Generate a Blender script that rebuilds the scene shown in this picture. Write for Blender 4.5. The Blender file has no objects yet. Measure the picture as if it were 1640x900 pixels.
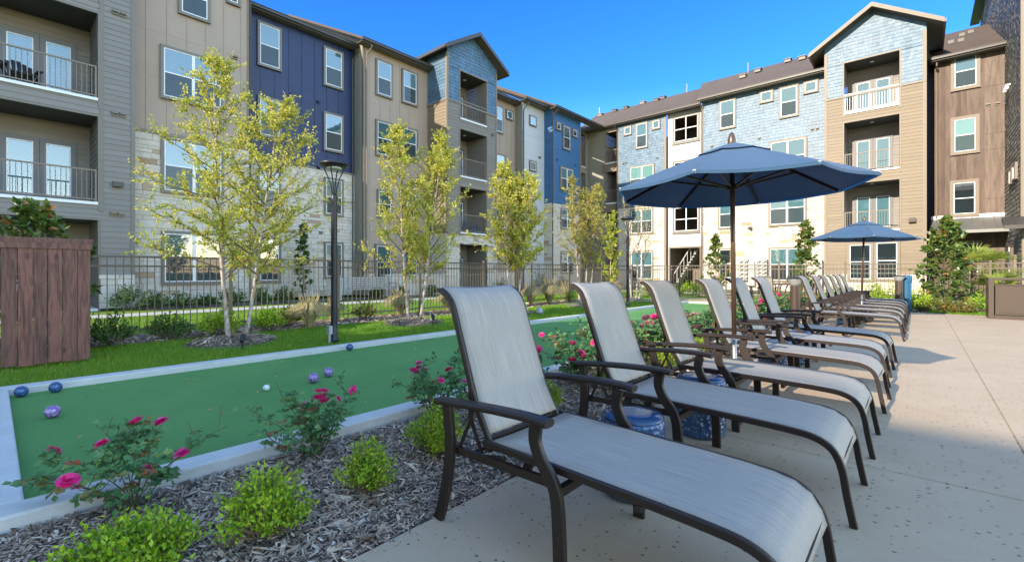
import bpy, math, random
import numpy as np
from math import sin, cos, pi, radians, sqrt
from mathutils import Vector, Matrix

# ---------------------------------------------------------------- camera, sky, sun, exposure
S = bpy.context.scene
COL = S.collection
random.seed(7)
CH, F, CX, HY = 1.2, 738.0, 820.0, 435.0        # eye height, focal length / centre / horizon in photo pixels
cam = bpy.data.cameras.new('camera')
camo = bpy.data.objects.new('camera', cam)
COL.objects.link(camo)
camo.location = (0, 0, CH)
camo.rotation_euler = (radians(90), 0, radians(41.5))
cam.sensor_width = 36
cam.lens = F / 1640 * 36
cam.shift_y = -15 / 1640
cam.clip_end = 2000
cam.clip_start = 0.05
S.camera = camo

SUN_EL = 24.5
SUN_AZ = 188.0                                   # compass-like, from +Y clockwise: where the sun stands
w = bpy.data.worlds.new('World'); S.world = w; w.use_nodes = True
nt = w.node_tree
bg = nt.nodes['Background']
sky = nt.nodes.new('ShaderNodeTexSky')
sky.sky_type = 'NISHITA'
sky.sun_disc = False
sky.sun_elevation = radians(SUN_EL)
sky.sun_rotation = radians(SUN_AZ)
sky.air_density = 1.0
sky.dust_density = 0.2
sky.ozone_density = 3.0
hs = nt.nodes.new('ShaderNodeHueSaturation'); hs.inputs['Saturation'].default_value = 1.12
nt.links.new(sky.outputs[0], hs.inputs['Color'])
# deeper blue ahead of the camera, elsewhere boosted warm as added fill for shade
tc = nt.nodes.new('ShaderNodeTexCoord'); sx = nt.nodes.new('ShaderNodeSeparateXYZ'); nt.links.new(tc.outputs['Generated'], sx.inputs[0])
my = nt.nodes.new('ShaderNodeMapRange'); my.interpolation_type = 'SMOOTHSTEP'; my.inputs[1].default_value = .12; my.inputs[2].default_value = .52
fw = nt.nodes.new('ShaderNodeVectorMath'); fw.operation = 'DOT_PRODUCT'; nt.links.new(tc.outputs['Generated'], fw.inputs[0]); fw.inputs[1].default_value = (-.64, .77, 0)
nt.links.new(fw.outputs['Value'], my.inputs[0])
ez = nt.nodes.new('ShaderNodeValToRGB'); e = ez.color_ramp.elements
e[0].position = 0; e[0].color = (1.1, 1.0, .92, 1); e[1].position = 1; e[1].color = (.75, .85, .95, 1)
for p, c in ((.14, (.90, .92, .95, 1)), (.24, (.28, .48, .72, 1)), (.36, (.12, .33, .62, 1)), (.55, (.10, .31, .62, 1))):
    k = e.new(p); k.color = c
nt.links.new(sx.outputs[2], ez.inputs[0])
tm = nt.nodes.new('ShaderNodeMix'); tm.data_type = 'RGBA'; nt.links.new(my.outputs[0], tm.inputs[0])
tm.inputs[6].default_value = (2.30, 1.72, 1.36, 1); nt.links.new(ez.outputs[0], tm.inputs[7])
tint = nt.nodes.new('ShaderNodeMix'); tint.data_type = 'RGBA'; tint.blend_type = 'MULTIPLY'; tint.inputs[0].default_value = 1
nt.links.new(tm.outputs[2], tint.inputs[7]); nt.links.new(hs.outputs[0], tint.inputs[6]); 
# the aureole round the sun is toned down: the sun lamp already stands for it
dp = nt.nodes.new('ShaderNodeVectorMath'); dp.operation = 'DOT_PRODUCT'; nt.links.new(tc.outputs['Generated'], dp.inputs[0])
dp.inputs[1].default_value = (sin(radians(SUN_AZ))*cos(radians(SUN_EL)), cos(radians(SUN_AZ))*cos(radians(SUN_EL)), sin(radians(SUN_EL)))
ma = nt.nodes.new('ShaderNodeMapRange'); ma.interpolation_type = 'SMOOTHSTEP'; ma.inputs[1].default_value = .45; ma.inputs[2].default_value = .97; ma.inputs[3].default_value = 1.0; ma.inputs[4].default_value = .16
nt.links.new(dp.outputs['Value'], ma.inputs[0])
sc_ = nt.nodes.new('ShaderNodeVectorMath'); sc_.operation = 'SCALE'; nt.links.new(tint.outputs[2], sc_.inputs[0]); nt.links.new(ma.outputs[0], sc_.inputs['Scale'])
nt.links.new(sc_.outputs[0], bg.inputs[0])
bg.inputs[1].default_value = 0.15
sun = bpy.data.lights.new('sun', 'SUN')
sun.energy = 2.0
sun.angle = radians(0.5)
sun.color = (1.0, 0.88, 0.72)
suno = bpy.data.objects.new('sun', sun); COL.objects.link(suno)
_a = radians(SUN_AZ); _e = radians(SUN_EL)
sd = Vector((sin(_a) * cos(_e), cos(_a) * cos(_e), sin(_e)))
suno.rotation_euler = sd.to_track_quat('Z', 'Y').to_euler()
suno.location = (0, 0, 40)
S.view_settings.view_transform = 'Standard'
S.view_settings.look = 'None'
S.view_settings.gamma = 1
S.view_settings.exposure = 2.16
S.cycles.max_bounces = 6
S.cycles.transparent_max_bounces = 8

# ---------------------------------------------------------------- helpers
def ray(px):
    l = (px - CX) / F
    return -0.66262 + 0.74896 * l, 0.74896 + 0.66262 * l

def gp(px, py, z=0.0):
    """where the ray through a photo pixel meets height z"""
    d = (CH - z) * F / (py - HY)
    a, b = ray(px)
    return a * d, b * d

class MB:
    def __init__(s):
        s.v = []; s.f = []; s.c = []; s.m = []; s.cur = 0.5; s.mi = 0
    def quad(s, a, b, c, d, col=None):
        n = len(s.v); s.v += [tuple(a), tuple(b), tuple(c), tuple(d)]; s.f.append((n, n+1, n+2, n+3)); s.m.append(s.mi)
        cc = s.cur if col is None else col; s.c += [cc]*4
    def poly(s, pts):
        n = len(s.v); s.v += [tuple(p) for p in pts]; s.f.append(tuple(range(n, n+len(pts)))); s.m.append(s.mi); s.c += [s.cur]*len(pts)
    def mesh(s, vs, fs):
        n = len(s.v); s.v += [tuple(p) for p in vs]; s.c += [s.cur]*len(vs)
        for f in fs: s.f.append(tuple(i+n for i in f)); s.m.append(s.mi)
    def box(s, x0, x1, y0, y1, z0, z1, T=None):
        vs = [(x, y, z) for x in (x0, x1) for y in (y0, y1) for z in (z0, z1)]
        if T: vs = [T(*p) for p in vs]
        s.mesh(vs, [(0,1,3,2),(4,6,7,5),(0,4,5,1),(2,3,7,6),(0,2,6,4),(1,5,7,3)])
    def bar(s, p, q, wd, th, up=(0,0,1)):
        """rectangular bar from p to q; wd along side axis, th along up axis"""
        p = Vector(p); q = Vector(q); d = (q-p).normalized(); up = Vector(up)
        sdx = d.cross(up)
        if sdx.length < 1e-4: sdx = d.cross(Vector((1,0,0)))
        sdx.normalize(); u = sdx.cross(d).normalized()
        a = sdx*wd/2; b = u*th/2
        vs = [p-a-b, p+a-b, p+a+b, p-a+b, q-a-b, q+a-b, q+a+b, q-a+b]
        s.mesh(vs, [(0,3,2,1),(4,5,6,7),(0,1,5,4),(1,2,6,5),(2,3,7,6),(3,0,4,7)])
    def ribbon(s, pts, wd, th, axis=(0,1,0), bev=0.0, wf=None):
        """rectangular section (optionally chamfered) swept along pts; wd along the constant axis, th across"""
        ax = Vector(axis).normalized(); P = [Vector(p) for p in pts]; rings = []
        for i, p in enumerate(P):
            t = (P[min(i+1, len(P)-1)] - P[max(i-1, 0)]).normalized()
            n = ax.cross(t).normalized()
            k = wf[i] if wf else 1.0
            a = ax*wd/2; b = n*th/2*k
            if bev > 0:
                aa = ax*(wd/2-bev); bb = n*(th/2*k-bev)
                rings.append([p-a-bb, p-aa-b, p+aa-b, p+a-bb, p+a+bb, p+aa+b, p-aa+b, p-a+bb])
            else:
                rings.append([p-a-b, p+a-b, p+a+b, p-a+b])
        k = len(rings[0]); vs = [v for r in rings for v in r]; fs = []
        for i in range(len(P)-1):
            for j in range(k):
                fs.append((i*k+j, i*k+(j+1) % k, (i+1)*k+(j+1) % k, (i+1)*k+j))
        fs.append(tuple(range(k-1, -1, -1))); fs.append(tuple((len(P)-1)*k+j for j in range(k)))
        s.mesh(vs, fs)
    def tube(s, pts, r, seg=6, cap=True):
        P = [Vector(p) for p in pts]; n = len(P)
        R = r if isinstance(r, (list, tuple)) else [r]*n
        vs = []; pu = None
        for i, p in enumerate(P):
            t = (P[min(i+1, n-1)] - P[max(i-1, 0)])
            if t.length < 1e-7: t = Vector((0,0,1))
            t.normalize()
            if pu is None:
                pu = t.orthogonal().normalized()
            else:
                pu = (pu - t*pu.dot(t))
                if pu.length < 1e-5: pu = t.orthogonal()
                pu.normalize()
            b = t.cross(pu)
            for k in range(seg):
                a = 2*pi*k/seg
                vs.append(p + (pu*cos(a) + b*sin(a))*R[i])
        fs = [(i*seg+k, i*seg+(k+1) % seg, (i+1)*seg+(k+1) % seg, (i+1)*seg+k) for i in range(n-1) for k in range(seg)]
        if cap: fs += [tuple(range(seg-1, -1, -1)), tuple((n-1)*seg+k for k in range(seg))]
        s.mesh(vs, fs)
    def lathe(s, prof, seg=24, c=(0,0,0)):
        vs = []; m = len(prof)
        for (r, z) in prof:
            for k in range(seg):
                a = 2*pi*k/seg; vs.append((c[0]+r*cos(a), c[1]+r*sin(a), c[2]+z))
        fs = [(i*seg+k, i*seg+(k+1) % seg, (i+1)*seg+(k+1) % seg, (i+1)*seg+k) for i in range(m-1) for k in range(seg)]
        fs += [tuple(range(seg-1, -1, -1)), tuple((m-1)*seg+k for k in range(seg))]
        s.mesh(vs, fs)
    def arr(s, V, Q, Cc):
        n = len(s.v); s.v += [tuple(x) for x in V.tolist()]; s.f += [tuple(i+n for i in q) for q in Q.tolist()]
        s.m += [s.mi]*len(Q); s.c += Cc.tolist()
    def build(s, name, mat, parent=None, smooth=False, off=None, bevel=0):
        if off is None:
            off = Vector((0,0,0))
            p = parent
            if p is not None and p.get('_w') is not None: off = Vector(p['_w'])
        me = bpy.data.meshes.new(name)
        V = np.array(s.v, dtype=np.float32) - np.array(off, dtype=np.float32) if s.v else np.zeros((0,3))
        me.from_pydata(V.tolist(), [], s.f)
        mats = mat if isinstance(mat, (list, tuple)) else [mat]
        for mm in mats: me.materials.append(mm)
        if len(mats) > 1: me.polygons.foreach_set('material_index', s.m)
        at = me.attributes.new('rnd', 'FLOAT', 'POINT'); at.data.foreach_set('value', np.array(s.c, dtype=np.float32))
        if smooth: me.polygons.foreach_set('use_smooth', [True]*len(me.polygons))
        me.update()
        o = bpy.data.objects.new(name, me); COL.objects.link(o)
        if parent is not None:
            o.parent = parent
            if parent.get('_w') is not None: o['_w'] = list(parent['_w'])
        else:
            o['_w'] = [0,0,0]
        if bevel:
            bv = o.modifiers.new('bevel', 'BEVEL'); bv.width = bevel; bv.segments = 2; bv.limit_method = 'ANGLE'; bv.angle_limit = radians(40)
        return o

def thing(name, label, cat, loc=(0,0,0), group=None, rz=0, world=True):
    """an Empty at the base of the thing; world=True: its parts are given in world coordinates"""
    o = bpy.data.objects.new(name, None); COL.objects.link(o); o.empty_display_size = 0.2
    o.location = loc; o.rotation_euler = (0, 0, rz)
    o['label'] = label; o['category'] = cat
    if group: o['group'] = group
    if world: o['_w'] = list(loc)
    return o
def tag(o, label, cat, group=None):
    o['label'] = label; o['category'] = cat
    if group: o['group'] = group
    return o
def struct(name, b, m, smooth=False):
    o = b.build(name, m, smooth=smooth); o['kind'] = 'structure'; return o
def kids(o): return [c for c in list(bpy.data.objects) if c.parent == o]
def dup(root, loc, rz=0, label=None, scale=None, tree=None):
    r = root.copy(); COL.objects.link(r); r.location = loc; r.rotation_euler = (0, 0, rz)
    if scale: r.scale = scale if isinstance(scale, tuple) else (scale,)*3
    if label: r['label'] = label
    def rec(src, dst):
        for ch in kids(src):
            c = ch.copy(); COL.objects.link(c); c.parent = dst; rec(ch, c)
    rec(root, r)
    return r
def recentre(o):
    """origin of a top-level mesh to the base of its own geometry"""
    me = o.data
    n = len(me.vertices); a = np.zeros(n*3, dtype=np.float32); me.vertices.foreach_get('co', a); a = a.reshape(-1, 3)
    c = np.array([(a[:,0].min()+a[:,0].max())/2, (a[:,1].min()+a[:,1].max())/2, a[:,2].min()])
    me.vertices.foreach_set('co', (a-c).astype(np.float32).ravel()); me.update(); o.location = c.tolist()
    return o

# ---------------------------------------------------------------- materials
def nodes(name):
    m = bpy.data.materials.new(name); m.use_nodes = True
    n = m.node_tree; return m, n, n.nodes['Principled BSDF']
def ramp(n, fac, stops):
    r = n.nodes.new('ShaderNodeValToRGB'); e = r.color_ramp.elements
    while len(e) > 1: e.remove(e[-1])
    e[0].position = stops[0][0]; e[0].color = (*stops[0][1], 1)
    for p, c in stops[1:]:
        k = e.new(p); k.color = (*c, 1)
    n.links.new(fac, r.inputs[0]); return r.outputs[0]
def coords(n, scale=(1,1,1), obj=True):
    t = n.nodes.new('ShaderNodeTexCoord'); mp = n.nodes.new('ShaderNodeMapping')
    mp.inputs['Scale'].default_value = scale
    n.links.new(t.outputs['Object'], mp.inputs[0]); return mp.outputs[0]
def noise(n, vec, scale=5, detail=4, rough=0.6):
    t = n.nodes.new('ShaderNodeTexNoise'); t.inputs['Scale'].default_value = scale
    t.inputs['Detail'].default_value = detail; t.inputs['Roughness'].default_value = rough
    n.links.new(vec, t.inputs['Vector']); return t.outputs['Fac']
def bump(n, bs, h, st=0.3, dist=0.01):
    b = n.nodes.new('ShaderNodeBump'); b.inputs['Strength'].default_value = st; b.inputs['Distance'].default_value = dist
    n.links.new(h, b.inputs['Height']); n.links.new(b.outputs[0], bs.inputs['Normal'])
def mul(c, k): return tuple(min(1, x*k) for x in c)
def mixc(n, fac, a, b, mode='MIX'):
    x = n.nodes.new('ShaderNodeMix'); x.data_type = 'RGBA'; x.blend_type = mode
    if isinstance(fac, (int, float)): x.inputs[0].default_value = fac
    else: n.links.new(fac, x.inputs[0])
    for i, q in ((6, a), (7, b)):
        if isinstance(q, tuple): x.inputs[i].default_value = (*q, 1)
        else: n.links.new(q, x.inputs[i])
    return x.outputs[2]
def attr(n, name='rnd'):
    a = n.nodes.new('ShaderNodeAttribute'); a.attribute_name = name; return a.outputs['Fac']

def basic(name, col, rough=0.6, metal=0.0, var=0.12, scale=3.0, stretch=(1,1,1), bmp=0.0, bscale=60, spec=0.5, rvar=0.0):
    m, n, b = nodes(name)
    v = coords(n, stretch)
    nf = noise(n, v, scale)
    c = ramp(n, nf, [(0.25, mul(col, 1-var)), (0.75, mul(col, 1+var))])
    if rvar:
        c = mixc(n, 1.0, c, ramp(n, attr(n), [(0, (1-rvar,)*3), (1, (1.0,)*3)]), 'MULTIPLY')
    n.links.new(c, b.inputs['Base Color'])
    b.inputs['Roughness'].default_value = rough; b.inputs['Metallic'].default_value = metal
    b.inputs['Specular IOR Level'].default_value = spec
    if bmp: bump(n, b, noise(n, v, bscale), bmp)
    return m

M = {}
M['olive_lap'] = basic('grey_olive_siding', (.215,.188,.155), .6, var=.07, scale=2, stretch=(1,1,6), rvar=.12)
M['grey_lap'] = basic('grey_siding', (.215,.195,.175), .6, var=.06, scale=2, stretch=(1,1,6), rvar=.12)
M['tan_lap'] = basic('tan_siding', (.205,.158,.105), .6, var=.07, scale=2, stretch=(1,1,6), rvar=.15)
M['beige_board'] = basic('beige_board', (.34,.262,.205), .6, var=.05, scale=1.5)
M['olive_board'] = basic('olive_board', (.25,.23,.18), .6, var=.05, scale=1.5)
M['navy_board'] = basic('navy_board', (.005,.018,.078), .45, var=.12, scale=1.5, spec=.5)
M['blue_shake'] = basic('blue_shingle', (.080,.160,.245), .5, var=.16, scale=1.6, rvar=.25, spec=.6)
M['blue_lap'] = basic('blue_siding', (.04,.13,.28), .5, var=.08, scale=2, stretch=(1,1,6), rvar=.1)
M['white_lap'] = basic('white_siding', (.50,.50,.50), .5, var=.04, scale=2, stretch=(1,1,6), rvar=.06)
M['grey_shake'] = basic('grey_shingle', (.13,.125,.11), .6, var=.12, scale=2, rvar=.3)
M['trim'] = basic('taupe_trim', (.20,.16,.12), .55, var=.05)
M['trim_dark'] = basic('dark_taupe_trim', (.16,.14,.115), .5, var=.05)
M['white_trim'] = basic('white_trim', (.72,.73,.74), .45, var=.03)
M['bronze'] = basic('bronze_metal', (.022,.014,.011), .45, spec=.35, var=.08, scale=8)
M['fence_metal'] = basic('taupe_fence_metal', (.12,.10,.075), .45, metal=.1, var=.06, scale=8)
M['gutter'] = basic('dark_gutter', (.05,.043,.037), .45, var=.08)
M['soffit'] = basic('soffit', (.16,.13,.10), .7, var=.06)
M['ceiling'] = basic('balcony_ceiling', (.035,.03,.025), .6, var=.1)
M['door'] = basic('grey_door', (.12,.12,.125), .5, var=.05)
M['roof'] = None
M['concrete_white'] = basic('pale_concrete', (.50,.50,.48), .8, var=.1, scale=6, bmp=.15, bscale=80)
M['path'] = basic('pale_path', (.42,.41,.38), .85, var=.1, scale=3)
M['interior'] = basic('dark_interior', (.02,.02,.02), .9)
M['awning'] = basic('grey_metal_awning', (.22,.22,.21), .4, metal=.5, var=.08)
M['black'] = basic('black_plastic', (.012,.012,.014), .5, var=.1)
M['silver'] = basic('silver_metal', (.30,.29,.28), .4, metal=.7, var=.06)
M['blue_plastic'] = basic('blue_plastic', (.01,.09,.18), .4, var=.06)
M['white_plastic'] = basic('white_plastic', (.7,.7,.7), .4, var=.03)
M['grey_metal'] = basic('grey_box_metal', (.36,.37,.37), .45, metal=.2, var=.06)
M['cabinet'] = basic('brown_cabinet_metal', (.075,.055,.042), .4, metal=.3, var=.06, scale=2)
M['lamp_metal'] = basic('dark_lamp_metal', (.02,.022,.03), .38, metal=.3, var=.08)
M['soil'] = basic('soil', (.05,.04,.033), .95, var=.3, scale=12)
M['stem'] = basic('green_brown_stem', (.09,.085,.03), .8, var=.2, scale=30)
M['twig'] = basic('brown_twig', (.12,.085,.06), .85, var=.2, scale=30)

def m_roof():
    m, n, b = nodes('brown_roof_shingle')
    v = coords(n, (1,1,1))
    a = noise(n, v, 1.2, 3); c2 = noise(n, coords(n, (3,3,12)), 9, 3, .8)
    c = mixc(n, c2, ramp(n, a, [(.3,(.105,.075,.052)),(.7,(.15,.11,.078))]), (.07,.053,.04))
    n.links.new(c, b.inputs['Base Color']); b.inputs['Roughness'].default_value = .9
    bump(n, b, c2, .5, .02); return m
M['roof'] = m_roof()

def m_stone(name, stops, mort):
    m, n, b = nodes(name)
    v = coords(n, (1,1,2.5))
    base = ramp(n, attr(n), stops)
    nf = noise(n, v, 4, 5, .65)
    c = mixc(n, 1.0, base, ramp(n, nf, [(.2,(.78,.76,.72)),(.8,(1.1,1.08,1.05))]), 'MULTIPLY')
    n.links.new(c, b.inputs['Base Color']); b.inputs['Roughness'].default_value = .85
    bump(n, b, noise(n, v, 14, 6, .7), .4, .02); return m
M['stone'] = m_stone('pale_limestone', [(0,(.56,.51,.455)),(.5,(.62,.57,.51)),(.90,(.58,.52,.44)),(.94,(.46,.36,.25)),(.985,(.38,.26,.17)),(1,(.45,.39,.30))], 0)
M['mortar'] = basic('pale_mortar', (.56,.515,.455), .9, var=.06)

def m_planks():
    m, n, b = nodes('brown_plank_cladding')
    v = coords(n, (1,1,.12))
    nf = noise(n, v, 9, 6, .7)
    c = mixc(n, attr(n), ramp(n, nf, [(.3,(.09,.060,.046)),(.7,(.23,.17,.135))]), ramp(n, nf, [(.3,(.045,.026,.018)),(.7,(.11,.066,.047))]))
    n.links.new(c, b.inputs['Base Color']); b.inputs['Roughness'].default_value = .65
    bump(n, b, nf, .25, .01); return m
M['planks'] = m_planks()

def m_stain():
    m, n, b = nodes('stained_wood_board')
    v = coords(n, (1,5,.5))
    cmb = n.nodes.new('ShaderNodeCombineXYZ'); n.links.new(attr(n), cmb.inputs[0])
    ad = n.nodes.new('ShaderNodeVectorMath'); ad.operation = 'ADD'
    sc = n.nodes.new('ShaderNodeVectorMath'); sc.operation = 'SCALE'; sc.inputs['Scale'].default_value = 31
    n.links.new(cmb.outputs[0], sc.inputs[0]); n.links.new(v, ad.inputs[0]); n.links.new(sc.outputs[0], ad.inputs[1])
    g = n.nodes.new('ShaderNodeTexNoise'); g.inputs['Scale'].default_value = 4.5; g.inputs['Detail'].default_value = 8; g.inputs['Distortion'].default_value = 1.1
    n.links.new(ad.outputs[0], g.inputs['Vector'])
    c = ramp(n, g.outputs['Fac'], [(.3,(.05,.018,.012)),(.47,(.105,.040,.028)),(.6,(.17,.072,.052)),(.75,(.06,.022,.015))])
    vo = n.nodes.new('ShaderNodeTexVoronoi'); vo.inputs['Scale'].default_value = 3.0
    v2 = coords(n, (1,2.2,1)); n.links.new(v2, vo.inputs['Vector'])
    k = ramp(n, vo.outputs['Distance'], [(.0,(.35,.33,.33)),(.10,(.45,.42,.42)),(.16,(1,1,1))])
    c = mixc(n, 1.0, c, k, 'MULTIPLY')
    c = mixc(n, 1.0, c, ramp(n, attr(n), [(0,(.8,.8,.8)),(1,(1.3,1.2,1.2))]), 'MULTIPLY')
    n.links.new(c, b.inputs['Base Color']); b.inputs['Roughness'].default_value = .6
    bump(n, b, g.outputs['Fac'], .25, .01); return m
M['stain'] = m_stain()

def m_deck():
    m, n, b = nodes('salt_finish_concrete')
    v = coords(n)
    big = noise(n, v, 1.1, 8, .72); fine = noise(n, v, 70, 4, .7)
    c = ramp(n, big, [(.3,(.38,.28,.18)),(.5,(.44,.33,.22)),(.7,(.50,.38,.26))])
    c = mixc(n, .35, c, mixc(n, fine, (.30,.22,.145), (.53,.41,.285)))
    vo = n.nodes.new('ShaderNodeTexVoronoi'); vo.inputs['Scale'].default_value = 25; vo.inputs['Randomness'].default_value = 1
    n.links.new(coords(n, (1,1.3,1)), vo.inputs['Vector'])
    # pits: small distance, only in part of the cells, of varying size
    sep = n.nodes.new('ShaderNodeSeparateColor'); n.links.new(vo.outputs['Color'], sep.inputs[0])
    th = n.nodes.new('ShaderNodeMath'); th.operation = 'MULTIPLY'; th.inputs[1].default_value = .31; n.links.new(sep.outputs[0], th.inputs[0])
    nn = noise(n, v, 130, 2); ad = n.nodes.new('ShaderNodeMath'); ad.operation = 'MULTIPLY_ADD'; ad.inputs[1].default_value = .12
    n.links.new(nn, ad.inputs[0]); n.links.new(vo.outputs['Distance'], ad.inputs[2])
    lt = n.nodes.new('ShaderNodeMath'); lt.operation = 'SUBTRACT'; n.links.new(th.outputs[0], lt.inputs[0]); n.links.new(ad.outputs[0], lt.inputs[1])
    pit = n.nodes.new('ShaderNodeMapRange'); pit.inputs[1].default_value = -.03; pit.inputs[2].default_value = .02; n.links.new(lt.outputs[0], pit.inputs[0])
    c = mixc(n, pit.outputs[0], c, (.13,.10,.08))
    n.links.new(c, b.inputs['Base Color']); b.inputs['Roughness'].default_value = .7
    inv = n.nodes.new('ShaderNodeMath'); inv.operation = 'MULTIPLY_ADD'; inv.inputs[1].default_value = -1.2; n.links.new(pit.outputs[0], inv.inputs[0]); n.links.new(fine, inv.inputs[2])
    bump(n, b, inv.outputs[0], .35, .004); return m
M['deck'] = m_deck()

def m_turf():
    m, n, b = nodes('green_court_turf')
    v = coords(n)
    a = noise(n, v, .8, 3); f = noise(n, v, 95, 4, .85); f2 = noise(n, v, 30, 3, .7)
    c = ramp(n, a, [(.3,(.12,.29,.08)),(.7,(.17,.36,.105))])
    c = mixc(n, ramp(n, f, [(.35,(0,0,0)),(.7,(.8,.8,.8))]), c, (.05,.16,.06))
    c = mixc(n, ramp(n, f2, [(.5,(0,0,0)),(.8,(.25,.25,.25))]), c, (.14,.32,.14))
    n.links.new(c, b.inputs['Base Color']); b.inputs['Roughness'].default_value = .9; b.inputs['Specular IOR Level'].default_value = .2
    bump(n, b, f, .8, .01); return m
M['turf'] = m_turf()

def m_mulch():
    m, n, b = nodes('grey_brown_mulch')
    v = coords(n, (1,1,1))
    f = noise(n, v, 45, 5, .75)
    c = ramp(n, f, [(.3,(.05,.035,.026)),(.5,(.17,.135,.11)),(.7,(.31,.26,.22))])
    n.links.new(c, b.inputs['Base Color']); b.inputs['Roughness'].default_value = .95
    bump(n, b, f, 1.0, .03); return m
M['mulch'] = m_mulch()
def m_chip():
    m, n, b = nodes('wood_chip')
    c = ramp(n, attr(n), [(0,(.06,.038,.024)),(.25,(.20,.128,.084)),(.5,(.37,.27,.195)),(.8,(.52,.41,.31)),(1,(.66,.54,.42))])
    n.links.new(c, b.inputs['Base Color']); b.inputs['Roughness'].default_value = .85; return m
M['chip'] = m_chip()

def m_lawn():
    m, n, b = nodes('lawn_ground')
    v = coords(n)
    a = noise(n, v, .6, 4); f = noise(n, v, 50, 4, .8)
    c = ramp(n, a, [(.3,(.15,.25,.025)),(.7,(.27,.34,.045))])
    c = mixc(n, ramp(n, f, [(.35,(0,0,0)),(.7,(.7,.7,.7))]), c, (.06,.11,.015))
    n.links.new(c, b.inputs['Base Color']); b.inputs['Roughness'].default_value = .9; b.inputs['Specular IOR Level'].default_value = .2
    bump(n, b, f, .8, .03); return m
M['lawn'] = m_lawn()

def m_leaf(name, stops, trans=.35, rough=.45):
    m, n, b = nodes(name)
    c = ramp(n, attr(n), stops)
    n.links.new(c, b.inputs['Base Color']); b.inputs['Roughness'].default_value = rough; b.inputs['Specular IOR Level'].default_value = .35
    t = n.nodes.new('ShaderNodeBsdfTranslucent'); n.links.new(c, t.inputs[0])
    mx = n.nodes.new('ShaderNodeMixShader'); mx.inputs[0].default_value = trans
    n.links.new(b.outputs[0], mx.inputs[1]); n.links.new(t.outputs[0], mx.inputs[2])
    n.links.new(mx.outputs[0], n.nodes['Material Output'].inputs[0]); return m
M['leaf_yellow'] = m_leaf('yellow_green_leaf', [(0,(.20,.28,.04)),(.4,(.44,.47,.06)),(.75,(.64,.60,.12)),(1,(.66,.50,.16))], .4)
M['leaf_sparse'] = m_leaf('sparse_autumn_leaf', [(0,(.24,.27,.05)),(.5,(.46,.43,.11)),(1,(.52,.38,.15))], .4)
M['leaf_box'] = m_leaf('bright_boxwood_leaf', [(0,(.09,.20,.012)),(.45,(.25,.42,.02)),(.85,(.44,.56,.035)),(1,(.62,.50,.05))], .35)
M['leaf_dark'] = m_leaf('dark_shrub_leaf', [(0,(.03,.07,.015)),(.6,(.08,.15,.03)),(1,(.16,.24,.04))], .2)
M['leaf_rose'] = m_leaf('rose_leaf', [(0,(.045,.13,.05)),(.6,(.11,.25,.09)),(.88,(.18,.29,.08)),(1,(.30,.08,.055))], .25)
M['leaf_magnolia'] = m_leaf('magnolia_leaf', [(0,(.03,.07,.015)),(.55,(.08,.14,.025)),(.8,(.16,.19,.04)),(.9,(.20,.10,.03)),(1,(.26,.13,.05))], .15, .3)
M['leaf_red'] = m_leaf('red_green_ground_cover_leaf', [(0,(.06,.12,.02)),(.5,(.16,.18,.03)),(.8,(.30,.14,.04)),(1,(.36,.09,.05))], .3)
M['leaf_grass'] = m_leaf('grass_blade', [(0,(.10,.24,.015)),(.6,(.20,.36,.025)),(.93,(.32,.42,.04)),(1,(.45,.38,.14))], .35)
M['leaf_straw'] = m_leaf('straw_grass_blade', [(0,(.24,.24,.09)),(.5,(.46,.40,.20)),(1,(.62,.52,.34))], .35)
M['petal'] = m_leaf('pink_petal', [(0,(.60,.012,.10)),(.5,(.80,.035,.26)),(1,(.88,.14,.45))], .3)
M['petal_pale'] = m_leaf('pale_pink_petal', [(0,(.60,.15,.28)),(1,(.75,.40,.45))], .3)

def m_bark():
    m, n, b = nodes('pale_peeling_bark')
    f = noise(n, coords(n, (1,1,.5)), 16, 6, .75)
    c = ramp(n, f, [(.32,(.10,.065,.045)),(.45,(.34,.26,.20)),(.6,(.52,.46,.40)),(.8,(.62,.58,.52))])
    n.links.new(c, b.inputs['Base Color']); b.inputs['Roughness'].default_value = .8
    bump(n, b, f, .5, .02); return m
M['bark'] = m_bark()

def m_sling():
    m, n, b = nodes('woven_grey_sling')
    # streaks run along the length of the sling: the uv map carries (along, across)
    uv = n.nodes.new('ShaderNodeUVMap'); uv.uv_map = 'UVMap'
    mp = n.nodes.new('ShaderNodeMapping'); mp.inputs['Scale'].default_value = (3.4, 260, 1); n.links.new(uv.outputs[0], mp.inputs[0])
    s1 = n.nodes.new('ShaderNodeTexNoise'); s1.inputs['Scale'].default_value = 1; s1.inputs['Detail'].default_value = 5; s1.inputs['Roughness'].default_value = .7
    n.links.new(mp.outputs[0], s1.inputs['Vector'])
    mp2 = n.nodes.new('ShaderNodeMapping'); mp2.inputs['Scale'].default_value = (500, 420, 1); n.links.new(uv.outputs[0], mp2.inputs[0])
    s2 = n.nodes.new('ShaderNodeTexNoise'); s2.inputs['Scale'].default_value = 1; s2.inputs['Detail'].default_value = 1
    n.links.new(mp2.outputs[0], s2.inputs['Vector'])
    c = ramp(n, s1.outputs['Fac'], [(.33,(.15,.135,.118)),(.49,(.27,.242,.21)),(.64,(.42,.38,.335))])
    c = mixc(n, .42, c, ramp(n, s2.outputs['Fac'], [(.35,(.13,.12,.11)),(.65,(.52,.485,.44))]))
    n.links.new(c, b.inputs['Base Color']); b.inputs['Roughness'].default_value = .6; b.inputs['Specular IOR Level'].default_value = .35
    bump(n, b, s2.outputs['Fac'], .25, .001); return m
M['sling'] = m_sling()

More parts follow.
